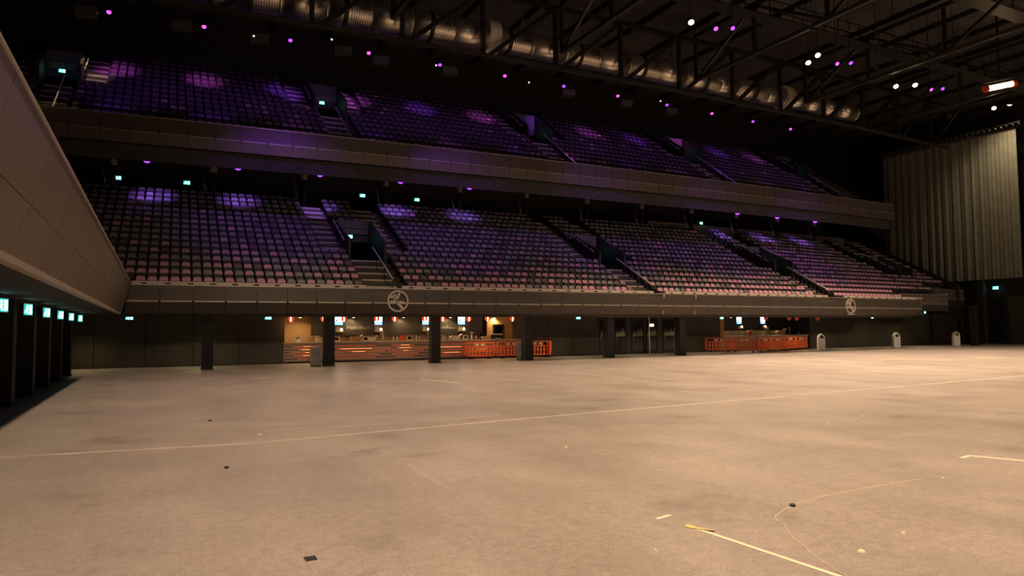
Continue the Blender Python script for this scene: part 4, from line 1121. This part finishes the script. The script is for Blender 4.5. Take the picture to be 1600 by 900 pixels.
# glass doors with skyline film
sk = [(0, 0), (0, .10), (.06, .14), (.10, .30), (.14, .52), (.18, .30), (.24, .22), (.30, .26), (.36, .46), (.42, .24), (.48, .2), (.54, .34), (.60, .62), (.65, .32), (.72, .28), (.80, .45), (.84, .70), (.88, .42), (.95, .30), (1, .34), (1, 0)]
for i, (a, b) in enumerate([(26.45, 27.5), (27.7, 28.65), (29.1, 30.2), (30.35, 31.35), (31.85, 33.2)]):
    t = bpy.data.objects.new(f'door_{i + 3}', None); COL.objects.link(t); t.location = W((a + b) / 2, WV, 0); t.rotation_euler.z = wrot((a + b) / 2); struct(t)
    w = (b - a) / 2
    f = MB(); f.box(-w, -w + .07, -.05, .05, 0, 2.45); f.box(w - .07, w, -.05, .05, 0, 2.45); f.box(-w, w, -.05, .05, 2.38, 2.45); f.box(-w, w, -.05, .05, 0, .08)
    f.build('frame', M_BLACK, t)
    MB().box(-w + .07, w - .07, -.01, .01, .08, 2.38).build('pane', M_GLASSD, t)
    W2 = 2 * (w - .08)
    MB().prism([(-w + .08 + x * W2, 1.22 + z * .95) for x, z in sk], -.016, -.011).build('skyline_film', M_SKYLINE, t)
    MB().tube((-w + .12, -.09, .85), (-w + .12, -.09, 1.25), .015, 6).build('handle', M_STEEL, t)
mb = MB()
for a, b in ((DR[0], 26.45), (27.5, 27.7), (28.65, 29.1), (30.2, 30.35), (31.35, 31.85), (33.2, DR[1])): panel(mb, a, b, WV, WV + .15, 0, 2.62)
panel(mb, DR[0], DR[1], WV, WV + .15, 2.45, 2.62)
struct(mb.build('wall_door_surround', M_CWALL))
for i, u in enumerate([27.9, 30.1]):
    t = thing('ceiling_pole', f'thin pale pole under a cool lamp near the glass doors, {["nearer", "farther"][i]} one', 'pole', W(u, 36.3, 0), 0, 'pale poles near the glass doors')
    MB().tube((0, 0, 0.02), (0, 0, 2.6), .028, 8).build('shaft', M_WHITE, t); MB().lathe([(.1, 0), (.1, .02), (.03, .03)], 10).build('base', M_STEEL_D, t)
    t = thing('cool_lamp', f'small cool white lamp under the balcony edge, {["nearer", "farther"][i]} of two', 'lamp', W(u - .25, 35.6, 2.56), 0, 'cool lamps under the balcony edge')
    MB().box(-.14, .14, -.06, .06, 0, .06).build('casing', M_STEEL_D, t); MB().box(-.12, .12, -.05, .05, -.02, .0).build('diffuser', E_COOL, t)
t = thing('info_sign', 'small glowing yellow sign inside the glass doors', 'sign', W(30.75, WV - .12, 1.98), wrot(30.7))
MB().box(-.26, .26, -.02, .04, -.13, .13).build('casing', M_BLACK, t)
m = MB()
for x in (-.15, 0, .15): m.prism([(x - .06, -.1), (x + .06, -.1), (x + .05, .05), (x, .11), (x - .05, .05)], -.03, -.02)
m.build('glyphs', E_INFO, t)
# downlights of the concourse
for i in range(13):
    u = -3.2 + 5.2 * i; z = 2.60 if u < 53 else 3.03
    p = W(u, 37.6, z - .02)
    t = thing('walkway_downlight', f'small warm downlight in the walkway ceiling, {ordn(i + 1)} from the corner', 'lamp', p, 0, 'walkway downlights')
    MB().lathe([(.10, -.02), (.10, .02), (.07, .02)], 12).build('rim', M_STEEL_D, t); MB().lathe([(.075, -.03), (.075, -.02)], 12).build('diffuser', E_DOWN, t)
    spot('walkway_beam', p - Vector((0, 0, .06)), p - Vector((0, 0, 2)), DOWNLIGHT_W, (1, .76, .40), 140, .7, .08, t)

# emblems on the lower front
def emblem(label, u):
    t = thing('emblem_sign', label, 'sign', W(u, 33.68, 3.21), wrot(u), 'round emblems on the balcony front')
    r = .54; n = 40
    ring = MB()
    for i in range(n):
        a, b = 2 * math.pi * i / n, 2 * math.pi * (i + 1) / n
        p = lambda rr, an, y: (rr * math.cos(an), y, rr * math.sin(an))
        ring.hexa([p(r, a, 0), p(r, b, 0), p(r * .84, b, 0), p(r * .84, a, 0), p(r, a, .05), p(r, b, .05), p(r * .84, b, .05), p(r * .84, a, .05)])
    ring.build('ring', M_SIGN, t)
    s = MB()
    s.prism([(-.26, .30), (-.12, .36), (-.02, .06), (.33, -.38), (.20, -.45), (-.05, -.16), (-.12, -.10)][::-1], 0, .045)
    s.prism([(-.46, -.14), (-.06, -.14), (.02, .0), (-.10, .12), (-.26, .02), (-.40, .02)][::-1], 0, .044)
    s.prism([(-.42, .16), (-.16, .10), (-.10, .22), (-.36, .28)][::-1], 0, .043)
    s.prism([(-.10, .06), (.03, .12), (.12, .40), (.02, .42)][::-1], 0, .046)
    s.prism([(.0, -.04), (.12, .02), (.38, -.06), (.40, -.16), (.16, -.14)][::-1], 0, .042)
    s.build('figure', M_SIGN, t)
    MB().box(-.42, .42, .0, .05, -.60, -.555).build('foot_bar', M_SIGN, t) if u > 30 else None
    MB().box(-.05, .05, .05, .22, -.05, .05).build('bracket', M_STEEL_D, t)
emblem('round metal emblem on the balcony front above the near bar', 10.58)
emblem('round metal emblem on the balcony front past the far bar', 44.1)

# ------------------------------------------------------------------ floor marks
def strip(name, label, cat, a, b, w, m, th=.003, group=None):
    a, b = Vector((*a, 0)), Vector((*b, 0)); d = (b - a).normalized(); n = Vector((-d.y, d.x, 0)) * w / 2
    t = MB(); t.hexa([a - n, b - n, b + n, a + n, a - n + Vector((0, 0, th)), b - n + Vector((0, 0, th)), b + n + Vector((0, 0, th)), a + n + Vector((0, 0, th))])
    o = t.build(name, m); return tag(o, label, cat, group) if label else struct(o)
mb = MB(); P = [(-3.0, 12.5), (1.44, 11.85), (6.33, 12.3), (13.78, 12.75), (27.36, 13.6), (60, 15.2)]
for (x0, y0), (x1, y1) in zip(P[:-1], P[1:]):
    mb.hexa([(x0, y0 - .07, 0), (x1, y1 - .09, 0), (x1, y1 + .09, 0), (x0, y0 + .07, 0), (x0, y0 - .07, .003), (x1, y1 - .09, .003), (x1, y1 + .09, .003), (x0, y0 + .07, .003)])
struct(mb.build('trim_floor_seam', M_SEAM))
mb = MB(); P = [(1.73, 13.25), (3.2, 13.1), (4.8, 12.95), (6.33, 12.98)]
for (x0, y0), (x1, y1) in zip(P[:-1], P[1:]):
    mb.hexa([(x0, y0 - .03, 0), (x1, y1 - .03, 0), (x1, y1 + .03, 0), (x0, y0 + .03, 0), (x0, y0 - .03, .0035), (x1, y1 - .03, .0035), (x1, y1 + .03, .0035), (x0, y0 + .03, .0035)])
struct(mb.build('trim_floor_scrape', M_SEAM))
t = thing('floor_tape', 'long white tape strip running out of the picture with a yellowed torn end', 'tape', (4.31, 4.9, 0))
s1 = MB(); s1.hexa([(0, -.02, 0), (.12, -2.2, 0), (.165, -2.2, 0), (.045, -.02, 0), (0, -.02, .003), (.12, -2.2, .003), (.165, -2.2, .003), (.045, -.02, .003)]); s1.build('strip', M_TAPE, t)
s2 = MB(); s2.add([(-.03, .06, .004), (.03, .07, .012), (.05, -.02, .006), (.07, -.10, .01), (.13, -.18, .004), (.08, -.19, .014), (.02, -.08, .008), (-.02, -.0, .004)], [tuple(range(8))]); s2.build('torn_end', M_TAPEY, t)
t = thing('floor_tape', 'white tape strip with a short hooked end in front of the curtain side', 'tape', (9.81, 5.68, 0))
m = MB(); m.hexa([(.18, .02, 0), (1.2, -2.4, 0), (1.26, -2.38, 0), (.24, .05, 0), (.18, .02, .003), (1.2, -2.4, .003), (1.26, -2.38, .003), (.24, .05, .003)]); m.build('strip', M_TAPE, t)
m = MB(); m.hexa([(-.05, -.03, 0), (.22, .01, 0), (.21, .06, 0), (-.06, .02, 0), (-.05, -.03, .0035), (.22, .01, .0035), (.21, .06, .0035), (-.06, .02, .0035)]); m.build('hook', M_TAPE, t)
strip('floor_tape', 'short white tape line on the floor in front of the near bar', 'tape', (8.54, 24.1), (9.02, 21.34), .06, M_TAPE)
strip('floor_tape', 'short loose piece of white tape beside the yellowed torn end', 'tape', (4.22, 5.28), (4.42, 5.32), .04, M_TAPE)
strip('floor_tape', 'black square of tape on the floor nearest the camera', 'tape', (1.07, 5.69), (1.16, 5.69), .11, M_BTAPE)
# thin curved chalk line
PT = [(8.04, 5.14), (7.2, 5.15), (6.4, 5.13), (5.9, 5.05), (5.55, 4.95), (5.25, 4.80), (5.14, 4.67), (5.10, 4.55), (4.97, 4.4), (4.85, 4.25), (4.75, 4.05), (4.62, 3.85), (4.5, 3.6), (4.45, 3.4)]
o = MB().path([(x, y, .003) for x, y in PT], .0032, 5).build('loose_string', M_TAPE); tag(o, 'thin curved pale string lying on the floor beside the tape', 'string')
SCR = [(-1.63, 15.6, 'side balcony shadow'), (-.29, 15.0, 'side balcony'), (1.62, 12.8, 'floor seam start'), (5.6, 9.7, 'middle of the floor'), (5.55, 9.05, 'middle of the floor, nearer twin'),
       (10.3, 20.5, 'near bar reflections'), (3.62, 4.55, 'torn tape end'), (5.8, 3.9, 'curved string end'), (5.05, 3.75, 'picture edge'), (8.3, 5.05, 'far end of the string'), (11.2, 8.9, 'hooked tape'), (12.6, 9.2, 'hooked tape, farther out'),
       (1.7, 18.2, 'first column'), (-1.6, 29.0, 'corner walkway'), (14.5, 18.5, 'far waste box'), (19.0, 22.0, 'far floor'), (3.6, 14.5, 'pale scrape')]
for i, (x, y, w) in enumerate(SCR):
    s = .015 + .008 * (i % 3); rr = random.Random(i)
    pts = [(s * rr.uniform(.7, 1.3) * math.cos(a), s * rr.uniform(.7, 1.3) * math.sin(a)) for a in np.linspace(0, 2 * math.pi, 7, endpoint=False)]
    m = MB(); m.add([(a, b, 0) for a, b in pts] + [(a * .7, b * .7, .012) for a, b in pts], [tuple(range(6, -1, -1)), tuple(range(7, 14))] + [(k, (k + 1) % 7, 7 + (k + 1) % 7, 7 + k) for k in range(7)])
    o = m.build('paper_scrap', M_TAPE); o.location = (x, y, 0); tag(o, f'tiny pale paper scrap on the floor near the {w}', 'litter', 'paper scraps on the floor')
for i, (x, y, w) in enumerate([(5.71, 4.99, 'black bottle cap on the floor beside the curved string'), (.98, 15.2, 'dark crumb on the floor toward the corner'), (.85, 9.9, 'dark crumb on the floor before the seam')]):
    o = MB().lathe([(.03, 0), (.03, .02), (.02, .026)], 10).build('crumb', M_BTAPE); o.location = (x, y, 0); tag(o, w, 'litter', 'dark litter on the floor')
